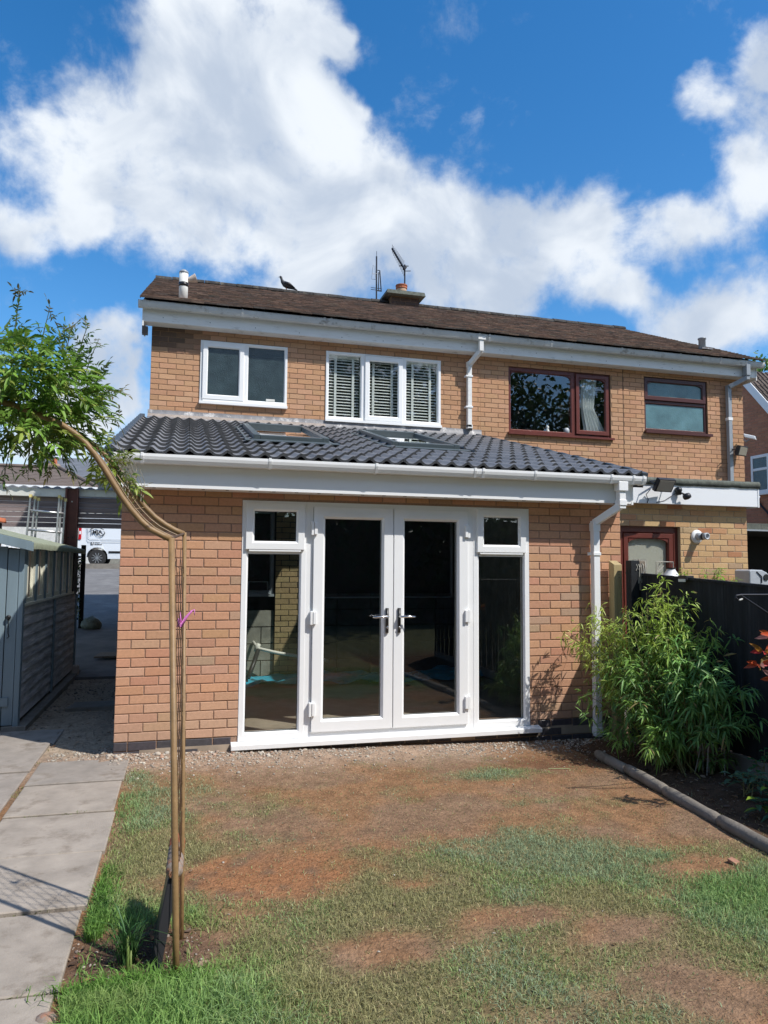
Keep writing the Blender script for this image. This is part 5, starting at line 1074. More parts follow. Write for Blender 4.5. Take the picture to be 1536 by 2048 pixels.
MB().lathe((-1.20,8.9,.33),(0.05,0,1),[(.17,0),(.20,.05),(.19,.12),(.13,.19),(.05,.23),(.02,.25)],11).build('sack', mat('sack_plastic',(.16,.18,.14),rough=.5,var=.6,vs=14,bump=.03,bs=14), t, smooth=True)
t = thing('stone_block', (-.90,4.72,0), 'small pale stone block on the concrete by the carport post', 'stone'); MB().box(-.955,-.87,4.68,4.77,.03,.17).build('block', m_mort_light, t, bev=.012)
t = thing('drain_strip', (-.35,2.35,0), 'ribbed grey concrete strip lying across the alley dirt', 'slab')
mb = MB(); mb.add([(-.66,2.15,.0),(-.02,2.15,.0),(-.02,2.52,.0),(-.66,2.50,.0),(-.68,2.15,.045),(-.02,2.16,.045),(-.02,2.52,.045),(-.60,2.50,.045)],[(4,5,6,7),(0,1,5,4),(1,2,6,5),(2,3,7,6),(3,0,4,7)])
for k in range(24): mb.box(-.62+k*.025,-.608+k*.025,2.17,2.49,.045,.051)
mb.build('strip', m_conc, t)
t = thing('broken_board', (-.35,6.3,.1), 'broken grey board lying on the driveway by the house wall', 'board'); MB().obox((-.42,6.05,.15),(.35,.05,.0),(.03,.18,.012),(0,0,.012)).build('board', m_greywood, t); MB().obox((-.12,6.3,.25),(.10,.1,.10),(.03,.18,.0),(.02,0,-.02)).build('splinter', m_plank, t)

# ================================================================== VAN
vz = 1.49; vy = 23.6; vx = -3.46
van = thing('parked_van', (vx+2.5,vy+.95,vz), 'white panel van with black MJA lettering parked in the street', 'van')
def arcw(cx_, r_, n=10): return [(cx_ - r_*math.cos(math.pi*k/n), 0.36 + r_*math.sin(math.pi*k/n)) for k in range(n+1)]
prof = [(0.04,.42),(0.0,.55),(0.02,1.0),(.06,1.55),(.14,1.88),(.30,1.96),(3.2,1.97),(3.55,1.90),(4.25,1.28),(4.92,1.08),(5.06,.85),(5.08,.40),(4.50,.30)]
prof2 = prof + arcw(4.12,.38)[::-1] + [(3.7,.30),(1.12,.30)] + arcw(.735,.385)[::-1] + [(.30,.36)]
n = len(prof2); vs = []
for yy, inset in ((vy,0),(vy+1.9,0)):
    vs += [(vx+a, yy + (0.10*max(0,(b-1.05)/.9)**1.5 if yy==vy else -0.10*max(0,(b-1.05)/.9)**1.5), vz+b) for a,b in prof2]
MB().add(vs, [tuple(range(n)),tuple(range(2*n-1,n-1,-1))]+[(q,(q+1)%n,n+(q+1)%n,n+q)[::-1] for q in range(n)]).build('body', m_vanpaint, van)
for cx_ in (.735,4.12):
    for yy in (vy+.02, vy+1.68):
        w = MB().lathe((vx+cx_,yy,vz+.33),(0,1,0),[(.20,0.0),(.315,.0),(.33,.03),(.33,.17),(.31,.2)],32).build('wheel', m_tyre, van, smooth=False)
        mb = MB()
        for k in range(10):
            a = k*math.pi/5; mb.bar((vx+cx_,yy-.004,vz+.33),(vx+cx_+.20*math.cos(a),yy-.004,vz+.33+.20*math.sin(a)),.02,.02 if k%2 else .032,up=(0,1,0))
        mb.lathe((vx+cx_,yy-.01,vz+.33),(0,1,0),[(.045,0),(.045,.02)],16); mb.build('rim', m_alu, w)
        MB().lathe((vx+cx_,yy+.0,vz+.33),(0,1,0),[(.215,.006),(.215,.02)],24).build('hub', m_void, w)
mb = MB(); mb.box(vx+1.15,vx+3.7,vy-.015,vy+.01,vz+.52,vz+.60); mb.build('rub_strip', m_black, van); MB().box(vx+.03,vx+.33,vy-.012,vy+.01,vz+.50,vz+.58).build('rub_strip', m_black, van)
MB().box(vx-.02,vx+.02,vy+.02,vy+1.88,vz+.35,vz+.55).build('bumper', m_black, van)
MB().obox((vx+.085,vy+.035,vz+1.28),(.055,0,.01),(0,.03,0),(-.0,.02,.25)).build('tail_light', m_red, van, bev=.02); MB().obox((vx+.095,vy+.000,vz+1.30),(.03,0,0),(0,.006,0),(0,0,.06)).build('reflector', m_whitefasc, van)
mb = MB(); 
for a,b in (((.40,.95),(3.0,.95)),((.36,1.05),(.36,1.75)),((.36,1.05),(.42,.95))): mb.tube([(vx+a[0],vy-.002,vz+a[1]),(vx+b[0],vy-.002,vz+b[1])],.006,5)
mb.tube([(vx+.36,vy+.03,vz+1.5),(vx+.40,vy,vz+1.12),(vx+.48,vy-.002,vz+1.05),(vx+2.4,vy-.002,vz+1.05)],.007,5); mb.build('panel_line', m_grey, van)
MB().obox((vx+3.9,vy+.03,vz+1.45),(.32,0,0),(0,.02,0),(0,.015,.17)).build('cab_window', m_vanwin, van)
def text(s_, name, size, loc, mt, par, off=0.0):
    cu = bpy.data.curves.new(name,'FONT'); cu.body = s_; cu.size = size; cu.extrude = .003; cu.offset = off; cu.align_x = 'CENTER'
    ob = bpy.data.objects.new(name, cu); COL.objects.link(ob); bpy.context.view_layer.update()
    me = bpy.data.meshes.new_from_object(ob.evaluated_get(bpy.context.evaluated_depsgraph_get())); bpy.data.objects.remove(ob)
    o = bpy.data.objects.new(name, me); COL.objects.link(o); o.parent = par; o.rotation_euler = (math.radians(90),0,0); o.location = Vector(loc)-WL[par.name]; me.materials.clear(); me.materials.append(mt); WL[o.name] = WL[par.name]; return o
lx = vx+.70; LZ = vz+1.27
text('MJA','lettering',.20,(lx+.01,vy-.004,LZ),m_black,van,.006)
mb = MB(); mb.bar((lx-.26,vy-.003,LZ+.15),(lx-.01,vy+.010,LZ+.27),.012,.022,up=(0,-.2,1)); mb.bar((lx-.02,vy+.010,LZ+.27),(lx+.24,vy-.003,LZ+.16),.012,.022,up=(0,-.2,1)); mb.bar((lx-.20,vy,LZ-.05),(lx-.20,vy+.004,LZ+.24),.012,.018,up=(0,1,0)); mb.bar((lx-.23,vy,LZ+.19),(lx-.16,vy+.004,LZ+.19),.012,.014); mb.build('roof_logo', m_black, van)
pts = [(lx+.03+.25*math.cos(a), vy-.003, LZ+.03+.13*math.sin(a)) for a in [math.radians(-100+k*10) for k in range(15)]]; MB().tube(pts,[.004+.015*math.sin(math.pi*k/14) for k in range(15)],8).build('swoosh', m_black, van)
MB().box(vx+.49,vx+.59,vy-.006,vy+.004,vz+.83,vz+.94).build('social_badge', m_black, van); text('f','badge_letter',.12,(vx+.545,vy-.008,vz+.85),m_whitefasc,van,.006); text('facebook','lettering',.075,(vx+.765,vy-.004,vz+.84),m_black,van,.001); text('Find us on','lettering',.042,(vx+.74,vy-.004,vz+.915),m_black,van)
# ================================================================== BUNGALOW ACROSS THE STREET
bg_ = thing('bungalow', (-8,31,1.5), 'bungalow with brown hipped tile roof across the street', 'bungalow')
MB().box(-16,-3.9,30.3,37,1.4,5.15).build('wall', mat('cream_brick_far',(.62,.61,.57),rough=.9,var=.15,vs=8), bg_)
def rtex(n_, c): return mat(n_, c, rough=.9, var=.3, vs=1.2, dirt=((c[0]*.5,c[1]*.5,c[2]*.5),2.5,.5,.7), stretch=(1,6,1))
m_far = rtex('far_brown_tile',(.16,.125,.105))
mb = MB(); ex, ey, ezz = -3.55, 30.0, 5.22
# courses stepped up the slope
R1 = Vector((-5.75,33.4,6.42)); R0 = Vector((-16,33.4,6.42)); E0 = Vector((-16.4,30,5.2)); E1 = Vector((ex,30,5.2)); E2 = Vector((ex,37,5.2)); NN_ = 12
for k in range(NN_):
    a, b = k/NN_, (k+1)/NN_; up = Vector((0,0,.03))
    for p, q, p1, q1 in ((E0,E1,R0,R1),(E1,E2,R1,R1)):
        A0 = p.lerp(p1,a)+up; A1 = q.lerp(q1,a)+up; B0 = p.lerp(p1,b); B1 = q.lerp(q1,b); mb.add([A0,A1,B1,B0,A0-up*1.3,A1-up*1.3],[(0,1,2,3),(4,5,1,0)])
rfb = mb.build('roof', m_far, bg_); MB().tube([E1+Vector((0,0,.05)),R1+Vector((0,0,.08)),R0+Vector((0,0,.08))],.09,8).build('ridge_tiles', m_otile if False else m_far, rfb)
MB().box(-16.4,-3.5,29.88,30.0,5.06,5.20).build('gutter', m_upvc, bg_)
chb = MB().box(-6.35,-5.85,33.9,34.4,6.0,6.75).build('chimney', m_cream, rfb); MB().lathe((-6.1,34.15,6.75),(0,0,1),[(.13,0),(.12,.25),(.15,.3)],12).build('chimney_pot', m_terra, rfb)
MB().tube([(-5.55,34,6.3),(-5.55,34,8.0)],.02,6).build('aerial_mast', m_darkmetal, bg_)
pg = MB(); pg.add([(-12,28.3,5.1),(-9.9,28.3,6.15),(-7.35,28.3,5.10),(-12,30,5.1),(-9.9,30,6.15),(-7.35,30,5.10)],[(0,2,1),(0,1,4,3),(1,2,5,4)]); pg.build('porch_roof', m_felt, bg_)
MB().bar((-9.9,28.2,6.12),(-7.3,28.2,5.08),.04,.16).build('bargeboard', m_upvc, bg_); MB().bar((-9.9,28.15,6.26),(-7.1,28.15,5.14),.1,.08).build('verge', m_void, bg_)
# pale street stuff glimpsed under the canopy: low white wall and parked light car are hidden; a white garden fence shows
t = thing('picket_fence', (-6,22.4,1.5), 'white fence across the street seen under the canopy left of the van', 'fence')
mb = MB(); 
for k in range(22): mb.box(-8.3+k*.2,-8.2+k*.2,29.2,29.23,1.5,2.55)
mb.box(-8.4,-3.9,29.23,29.26,2.3,2.4); mb.box(-8.4,-3.9,29.23,29.26,1.75,1.85); mb.build('pales', m_upvc, t)
gh = thing('slate_roofed_house', (-3,45,1.5), 'grey slate roofed house partly hidden behind the bungalow', 'house')
MB().box(-9,3,44,52,1.4,7.2).build('wall', m_inwall, gh); MB().add([(-9.4,43.6,7.1),(3.4,43.6,7.1),(3.4,48,9.0),(-9.4,48,9.0),(-9.4,52.4,7.1),(3.4,52.4,7.1)],[(0,1,2,3),(3,2,5,4),(1,5,2),(0,3,4)]).build('roof', rtex('far_slate',(.13,.14,.16)), gh)
# ================================================================== GARDEN ARCH with climber
ar = thing('garden_arch', (-.55,-3.2,0), 'tan tubular metal garden arch with wire lattice, spanning the path', 'arch')
def arch_curve(y, x0, yb0, z0, hts):
    """right half of the arch from the post top to the crown, mirrored for the other side"""
    return [Vector((x, y, z)) for x, z in hts]
FA = [(.452,1.695),(.415,1.712),(.37,1.735),(.333,1.768),(.295,1.812),(.258,1.862),(.221,1.921),(.186,1.978),(.151,2.030),(.113,2.075),(.074,2.110),(.024,2.142),(-.029,2.166),(-.12,2.20),(-.25,2.235),(-.40,2.26),(-.58,2.27)]
BA = [(.504,1.728),(.463,1.745),(.422,1.768),(.378,1.80),(.335,1.843),(.303,1.885),(.273,1.930),(.245,1.965),(.218,2.005),(.17,2.06),(.12,2.105),(.07,2.14),(.0,2.17),(-.10,2.205),(-.25,2.24),(-.40,2.265),(-.58,2.275)]
def full(H, y, m0): 
    p = [Vector((x,y,z)) for x,z in H]; return p + [Vector((2*m0-q.x,q.y,q.z)) for q in p[::-1][1:]]
cf, cb = full(FA,-3.25,-.58), full(BA,-2.98,-.58)
for c_, nm in ((cf,'f'),(cb,'b')): MB().tube(c_,.0125,12).build('curved_rail', m_arch, ar, smooth=True)
MB().tube([(.525,-3.335,-.05),(.515,-3.325,.2),(.455,-3.252,1.70)],.0130,14).build('post', m_arch, ar, smooth=True)
MB().tube([(.542,-3.035,-.05),(.538,-3.03,.2),(.506,-2.98,1.735)],.0095,14).build('post', m_arch, ar, smooth=True)
MB().tube([(-1.69,-3.335,-.05),(-1.61,-3.252,1.70)],.0145,14).build('post', m_arch, ar, smooth=True)
MB().tube([(-1.70,-3.03,-.05),(-1.665,-2.98,1.735)],.0125,14).build('post', m_arch, ar, smooth=True)
mb = MB(); mb.tube([(.455,-3.25,1.698),(.504,-2.98,1.73)],.006,8)
def side_pt(u, z):  # u 0 front post, 1 rear post
    t = z/1.70; a = Vector((.522-.067*t, -3.332+.08*t, z)); b = Vector((.540-.034*t,-3.034+.054*t,z+.02)); return a.lerp(b,u)
k = 0
for z in np.arange(.10, 1.66, .30):
    mb.tube([side_pt(0,min(1.69,z)),side_pt(1,max(.02,z-.06))],.0012,5)
for d_ in (.20,):
    z = -.9
    while z < 1.66:
        pts = [side_pt(u, z+u*1.05) for u in np.linspace(0,1,8) if .03 < z+u*1.05 < 1.68]
        if len(pts) > 1: mb.tube(pts,.0017,5)
        pts = [side_pt(1-u, z+u*1.05) for u in np.linspace(0,1,8) if .03 < z+u*1.05 < 1.68]
        if len(pts) > 1 and int(z*10)%2: mb.tube(pts,.0015,5)
        z += d_
mb.build('side_lattice', m_archwire, ar)
mb = MB(); 
for f_ in (.3,.62): mb.tube([p.lerp(q,f_) for p,q in zip(cf,cb)],.0028,6)
for i in range(4,len(cf)-1,7): mb.tube([cf[i],cb[i]],.002,5)
mb.build('top_lattice', m_arch, ar)
t = thing('string_tie', (.505,-3.1,1.35), 'pink string tied to the right upright of the arch', 'string')
mb = MB(); c = side_pt(.72,1.34)
mb.tube([c+Vector((-.012,-.012,-.03)),c+Vector((-.008,-.015,.0)),c+Vector((.004,-.016,-.025)),c+Vector((.022,-.02,.012)),c+Vector((.045,-.02,.038)),c+Vector((.055,-.02,.045)),c+Vector((.057,-.02,.02))],[.006,.008,.009,.006,.004,.002,.0015],7); mb.tube([c+Vector((-.004,-.014,.035)),c+Vector((0,-.015,-.01))],[.002,.005],6); mb.tube([c+Vector((-.012,-.012,.005)),c+Vector((.0,-.02,-.03)),c+Vector((.013,-.012,-.005))],.006,6); mb.build('string', m_pink, t, smooth=True)
# climber (pinnate, pointed leaflets)
g = rng(77); cl_ = thing('climbing_jasmine', (-.3,-3.1,2.0), 'green climber with pointed leaflets covering the top of the arch', 'climber')
P=[];Dd=[];Nn=[];LL=[];WW=[];CC=[];RR=[]; st = MB()
def sprig(p, d, size, col, nlf=3):
    d = d/np.linalg.norm(d); a = np.cross(d,[0,0,1]); a = a/max(1e-6,np.linalg.norm(a)); up = np.cross(a,d); roll = g.normal(0,.5); s = a*math.cos(roll)+up*math.sin(roll); n_ = np.cross(s,d)
    L = size*.95; st.tube([p, p+d*L],[.0012,.0006],4,col=(.20,.22,.06))
    P.append(p+d*L); Dd.append(d+g.normal(0,.1,3)); Nn.append(n_); LL.append(size*.75); WW.append(size*.21); RR.append(.4); CC.append(col)
    for k in range(nlf):
        q = p+d*L*(.30+.62*k/nlf)
        for sg in (-1,1):
            P.append(q); Dd.append(d*.75+s*sg*.85+g.normal(0,.12,3)); Nn.append(n_+g.normal(0,.2,3)); LL.append(size*g.uniform(.42,.58)); WW.append(size*g.uniform(.13,.19)); RR.append(.35); CC.append(col*g.uniform(.85,1.15))
MAS = [((-.26,-3.15,2.35),(.32,.30,.16),330),((-.06,-3.10,2.33),(.16,.25,.15),170),((.03,-3.08,2.26),(.11,.20,.13),80),((-.18,-3.1,2.17),(.24,.25,.09),140),((-.75,-3.1,2.36),(.45,.32,.18),160),((-1.4,-3.1,2.2),(.4,.3,.22),110),((-.09,-3.2,2.10),(.14,.2,.06),40),((.235,-3.02,1.97),(.05,.07,.05),16),((.18,-3.0,2.06),(.05,.07,.05),16)]
for c, rr_, n in MAS:
    n = int(n*1.1)
    c = np.array(c); rr_ = np.array(rr_)
    for k in range(n):
        v = nrm(g.normal(0,1,3)); q = c + v*rr_*g.uniform(.45,1.0)**.6; d = v*np.array([1,.9,.6])+g.normal(0,.5,3)+np.array([.1,0,-.1])
        br = g.uniform(.6,1.3); col = np.array([.19,.34,.055])*br if g.random()<.75 else np.array([.32,.40,.08])*br
        if c[0] > .15 and c[2] < 2.2: col = np.array([.26,.33,.06])*br
        sprig(q, d, g.uniform(.055,.088), col)
SH = [((-.1,-3.1,2.45),(-.06,-3.12,2.66)),((.0,-3.1,2.42),(.02,-3.1,2.58)),((-.2,-3.1,2.45),(-.17,-3.15,2.72)),((.08,-3.1,2.38),(.13,-3.1,2.54)),((.08,-3.1,2.32),(.16,-3.1,2.43)),((.10,-3.05,2.26),(.20,-3.05,2.33)),((.10,-3.05,2.2),(.22,-3.05,2.22)),((.10,-3.1,2.14),(.21,-3.1,2.12)),((.12,-3.12,2.1),(.22,-3.1,2.02)),((.0,-3.2,2.08),(.06,-3.2,1.96)),((-.1,-3.2,2.1),(-.10,-3.2,1.93)),((-.16,-3.2,2.1),(-.19,-3.2,1.90)),((-.03,-3.2,2.08),(-.02,-3.2,1.97)),((.19,-3.0,2.01),(.28,-3.05,1.935)),((.22,-3.0,1.96),(.31,-3.0,1.93)),((.24,-3.0,1.96),(.30,-3.0,1.88)),((.05,-3.1,2.45),(.09,-3.12,2.60)),((.10,-3.15,2.30),(.24,-3.2,2.30)),((-.05,-3.1,2.5),(.03,-3.05,2.62))]
for a, b in SH:
    a = np.array(a); b = np.array(b); st.tube([a,(a+b)/2+np.array([0,0,.012]),b],[.0025,.002,.001],5,col=(.17,.17,.06)); L = np.linalg.norm(b-a)
    for k in range(int(L/.022)+2):
        f_ = .15+.85*k/(int(L/.022)+1); q = a+(b-a)*f_; col = np.array([.13,.22,.05])*g.uniform(.7,1.2)
        if f_ > .8: col = np.array([.20,.17,.07])
        sprig(q, (b-a)/L*.6+g.normal(0,.7,3), .055*(1.15-.4*f_), col, 2)
V,T,C = leaves_np(*(np.array(q) for q in (P,Dd,Nn,LL,WW,RR,CC))); mesh_tris('leaves',V,T,C,m_leaf,cl_); st.build('stems', m_leaf, cl_)
mb = MB()
for k in range(26):
    z = 1.93+.14*g.random(); x = .27-(z-1.93)*.4+g.normal(0,.02); mb.tube([(x,-3.02,z+.05),(x+.02,-3.0,z),(x+.03*g.random(),-3.0,z-.07)],.0018,4)
mb.build('dry_stems', m_string, cl_)
# leaning rope-topped edging
t = thing('rope_edging', (.43,-3.1,0), 'leaning rope topped clay edging behind the arch post', 'edging')
A0 = Vector((.435,-3.26,0)); B0 = Vector((.50,-3.16,.315)); run = Vector((.01,.34,.0))
MB().add([A0+Vector((-.022,0,-.03)),A0+Vector((.022,0,-.03)),B0+Vector((.022,0,0)),B0+Vector((-.020,0,0)),A0+run+Vector((-.022,0,-.03)),A0+run+Vector((.022,0,-.03)),B0+run+Vector((.022,0,0)),B0+run+Vector((-.020,0,0))],[(0,1,2,3),(7,6,5,4),(0,4,5,1),(1,5,6,2),(2,6,7,3),(3,7,4,0)]).build('slab', m_darkmetal, t, bev=.005)
for k in range(7):
    p = B0 + run*((k+.3)/6.6)+Vector((.004,0,.024)); MB().lathe(p-Vector((.006,.030,.004)),(.25,1,.35),[(.014,0),(.030,.008),(.036,.026),(.030,.046),(.012,.054)],14).tube([p+Vector((.02*math.cos(a)*(.3+a/14),-.034,.02*math.sin(a)*(.3+a/14))) for a in [q*.6 for q in range(18)]],.005,6).build('rope_twist', m_terra if k > 4 else m_greyclay, t, smooth=True)
# ================================================================== LOOSE STUFF
g = rng(5)
ICO = np.array([(-1,0,1.618),(1,0,1.618),(-1,0,-1.618),(1,0,-1.618),(0,1.618,1),(0,1.618,-1),(0,-1.618,1),(0,-1.618,-1),(1.618,1,0),(-1.618,1,0),(1.618,-1,0),(-1.618,-1,0)])/1.9
ICOF = np.array([(0,1,4),(0,4,9),(9,4,5),(4,8,5),(4,1,8),(8,1,10),(8,10,3),(5,8,3),(5,3,2),(2,3,7),(7,3,10),(7,10,6),(7,6,11),(11,6,0),(0,6,1),(6,10,1),(9,11,0),(9,2,11),(9,5,2),(7,11,2)])
def stones(name, P, S, C, mt, parent=None):
    n = len(P); J = ICO[None]*(1+g.normal(0,.18,(n,12,1))); sc_ = S[:,None,None]*g.uniform(.55,1.3,(n,1,3)); sc_[:,:,2] *= .65
    J = J*sc_; a = g.uniform(0,6.28,n); ca, sa = np.cos(a)[:,None], np.sin(a)[:,None]; X = J[:,:,0]*ca-J[:,:,1]*sa; Y = J[:,:,0]*sa+J[:,:,1]*ca
    V = np.stack([X,Y,J[:,:,2]],2)+P[:,None,:]; T = (ICOF[None]+(np.arange(n)*12)[:,None,None]).reshape(-1,3)
    return mesh_tris(name, V.reshape(-1,3), T, np.repeat(C,12,0), mt, parent)
P=[];S=[];C=[]
def putst(n, x0, x1, y0, y1, s0, s1, cols, den=None, fall=False):
    for _ in range(n):
        x = g.uniform(x0,x1); y = g.uniform(y0,y1) if not fall else y1-abs(g.normal(0,(y1-y0)*.5))
        if den and g.random() > den(x,y): continue
        s = s0*(s1/s0)**(g.random()**2.0); P.append((x,y,gz(x,y)+s*.25)); S.append(s); c = np.array(cols[g.integers(0,len(cols))])*g.uniform(.75,1.2); C.append(c)
GRV = [(.34,.30,.25),(.42,.38,.31),(.28,.24,.20),(.36,.27,.21),(.46,.42,.36)]
putst(5200, .0,4.75,-.50,-.03,.004,.015,GRV, lambda x,y: .25+.75*max(0,min(1,.5+1.4*vnoise(x,0,1.3,7)+.6*sstep(2.5,3.6,x))), True)
putst(700, .0,4.75,-.95,-.2,.003,.009,GRV, None, True)
putst(150, -.30,1.3,-.25,-.02,.010,.026,[(.40,.35,.29),(.36,.27,.21),(.36,.23,.16),(.44,.40,.34)], None, True)
putst(260, -.50,.0,-.05,.30,.005,.018,[(.36,.32,.26),(.30,.24,.19),(.42,.38,.32)])
putst(1300, -.95,.0,.1,2.2,.004,.013,[(.20,.16,.12),(.26,.21,.16),(.32,.28,.23)], lambda x,y: .15+.9*max(0,min(1, 2.2*abs(x+.48)-.25+vnoise(x,y,3,3))))
putst(500, -.95,.0,2.2,4.6,.005,.018,[(.13,.11,.09),(.22,.19,.16)])
putst(260, .2,4.0,-4.6,-.6,.003,.008,[(.40,.36,.30),(.34,.24,.17)])
putst(90, .1,.62,-3.35,-2.95,.004,.012,[(.25,.2,.16),(.36,.31,.26)])
putst(200, 4.0,4.6,-3.0,-.3,.004,.010,[(.13,.10,.08),(.25,.21,.17)])
tag(stones('gravel', np.array(P), np.array(S), np.array(C), m_gravel), kind='stuff')
# dead leaves and litter
P=[];Dd=[];Nn=[];LL=[];WW=[];CC=[];RR=[]
def litter(n, x0,x1,y0,y1,L0,L1,cols):
    for _ in range(n):
        x = g.uniform(x0,x1); y = g.uniform(y0,y1); a = g.uniform(0,6.28); P.append((x,y,gz(x,y)+.006)); Dd.append((math.cos(a),math.sin(a),g.uniform(0,.25))); Nn.append((g.normal(0,.35),g.normal(0,.35),1)); L=g.uniform(L0,L1); LL.append(L); WW.append(L*g.uniform(.25,.5)); RR.append(-.1); CC.append(np.array(cols[g.integers(0,len(cols))])*g.uniform(.7,1.2))
LT = [(.30,.18,.10),(.24,.15,.09),(.36,.26,.17),(.16,.10,.06)]
litter(320,3.98,4.7,-3.1,-.35,.02,.06,LT); litter(34,.08,.62,-3.38,-2.95,.025,.06,LT+[(.45,.18,.10)]); litter(60,-.9,-.05,.3,4.2,.02,.06,LT); litter(50,.2,3.9,-4.5,-.6,.012,.03,LT); n0=len(P); litter(5200,.15,3.85,-4.6,-.45,.008,.026,[(.42,.33,.18),(.34,.25,.14),(.20,.13,.08),(.46,.38,.24),(.26,.24,.12)])
for q in range(n0,len(P)): WW[q] = LL[q]*.16; P[q] = (P[q][0],P[q][1],P[q][2]-.002)
V,T,C = leaves_np(*(np.array(q) for q in (P,Dd,Nn,LL,WW,RR,CC))); tag(mesh_tris('leaf_litter',V,T,C,m_leaf), kind='stuff')
for nm,loc,dx,lab in (('cut_stem',(3.35,-1.02,0),(.17,-.03),'pale green cut stem lying on the bare soil near the border'),):
    t = thing(nm, loc, lab, 'stem'); x,y = loc[:2]; MB().tube([(x,y,gz(x,y)+.008),(x+dx[0],y+dx[1],gz(x+dx[0],y+dx[1])+.008)],.003,6).build('stem', mat('cut_stem_green',(.28,.32,.14)), t)
t = thing('brick_fragment', (2.98,-3.42,0), 'small broken brick fragment in the lawn at the right', 'brick'); MB().obox((3.42,-2.95,gz(3.42,-2.95)+.012),(.022,.008,0),(-.008,.022,.006),(0,0,.009)).build('fragment', mat('dull_brick',(.33,.17,.11),rough=.9,var=.3,vs=40), t, bev=.004)
t = thing('edge_stone', (.02,-3.42,0), 'small weathered stone at the edge of the paving by the grass', 'stone'); MB().lathe((.09,-3.50,.0),(0,.1,1),[(.03,0),(.045,.015),(.03,.035),(.01,.042)],9).build('stone', m_greyclay, t, smooth=True)
# ---- grass
def blades(name, pos, h, w, lean, C):
    n = len(pos); a = g.uniform(0,2*math.pi,n); d = np.stack([np.cos(a),np.sin(a),np.zeros(n)],1); s = np.stack([-np.sin(a),np.cos(a),np.zeros(n)],1); a2 = g.uniform(0,2*math.pi,n); ld = np.stack([np.cos(a2),np.sin(a2),np.zeros(n)],1)
    h = h[:,None]; w = w[:,None]; ln = lean[:,None]; up = np.array([[0,0,1.0]])
    p1 = pos+up*h*.55+ld*ln*h*.32; p2 = pos+up*h*np.maximum(.35,1-ln*.45)+ld*ln*h*1.0
    V = np.stack([pos-s*w*.5,pos+s*w*.5,p1+s*w*.42,p1-s*w*.42,p2],1).reshape(-1,3); T0 = np.array([(0,1,2),(0,2,3),(3,2,4)]); T = (T0[None]+(np.arange(n)*5)[:,None,None]).reshape(-1,3)
    base = np.repeat(C,5,0).reshape(n,5,3)
    return V, T, base.reshape(-1,3)
GX, GY, ST = .14, -4.75, .04; gw, gh = int(3.95/ST), int(4.6/ST)
AM = np.array([[grass_amt(GX+(i+.5)*ST, GY+(j+.5)*ST) for i in range(gw)] for j in range(gh)])
HU = np.array([[fbm(GX+i*ST, GY+j*ST, 1.1, 22, 3) for i in range(gw)] for j in range(gh)])
pos=[];hh=[];ww=[];ll=[];cc=[]
for j in range(gh):
    y = GY+(j+.5)*ST
    for i in range(gw):
        x = GX+(i+.5)*ST; a = AM[j,i]
        if a < .10: a = .045+.055*g.random() if y < -.55 else (.02 if y < -.4 else 0)
        dens = (14500 if y < -2.6 else 12500) * (a**1.15)
        n = g.poisson(dens*ST*ST*(.75 + .5*g.random()))
        if n == 0: continue
        xx = x+g.uniform(-.5,.5,n)*ST; yy = y+g.uniform(-.5,.5,n)*ST; z0 = gz(x,y)-.002
        lush = sstep(1.15,.35,x)*sstep(-2.55,-3.0,y) + .55*math.exp(-(((x-3.2)/.55)**2+((y+3.3)/.5)**2))*max(0,min(1,.6+1.6*HU[j,i])) + .5*sstep(.45,.15,x)*sstep(-.7,-1.2,y)
        lush = min(1, lush*(.7+.6*(HU[j,i]+.4)))
        tall = sstep(-3.38,-3.50,y)*sstep(1.25,.8,x)
        H = (.016+.012*a+.030*lush+.045*tall)*g.uniform(.55,1.35,n)
        hue = HU[j,i]+g.normal(0,.12,n)
        green = np.array([.28,.38,.14]); olive = np.array([.36,.34,.16]); straw = np.array([.50,.41,.23]); lushc = np.array([.23,.40,.10]); bluish = np.array([.31,.39,.23])
        c = np.where((hue>.05)[:,None], bluish, green); c = np.where((hue<-.18)[:,None], olive, c)
        ps = .10 + .55*(1-a) ; m1 = g.random(n) < ps*(1-.8*lush); c = np.where(m1[:,None], np.where((g.random(n)<.5)[:,None], straw, olive), c)
        c = c*(1-lush)+lushc*lush if lush>0 else c
        c = c*g.uniform(.7,1.3,(n,1)); pos.append(np.stack([xx,yy,np.full(n,z0)],1)); hh.append(H); ww.append(g.uniform(.0022,.0042,n)*(1+.3*lush)); ll.append(g.uniform(.3,1.5,n)*(1-.4*lush)); cc.append(c)
pos=np.concatenate(pos);hh=np.concatenate(hh);ww=np.concatenate(ww);ll=np.concatenate(ll);cc=np.concatenate(cc)
print('blades',len(pos))
V,T,C = blades('grass',pos,hh,ww,ll,cc); tag(mesh_tris('grass',V,T,C,m_grass), kind='stuff')
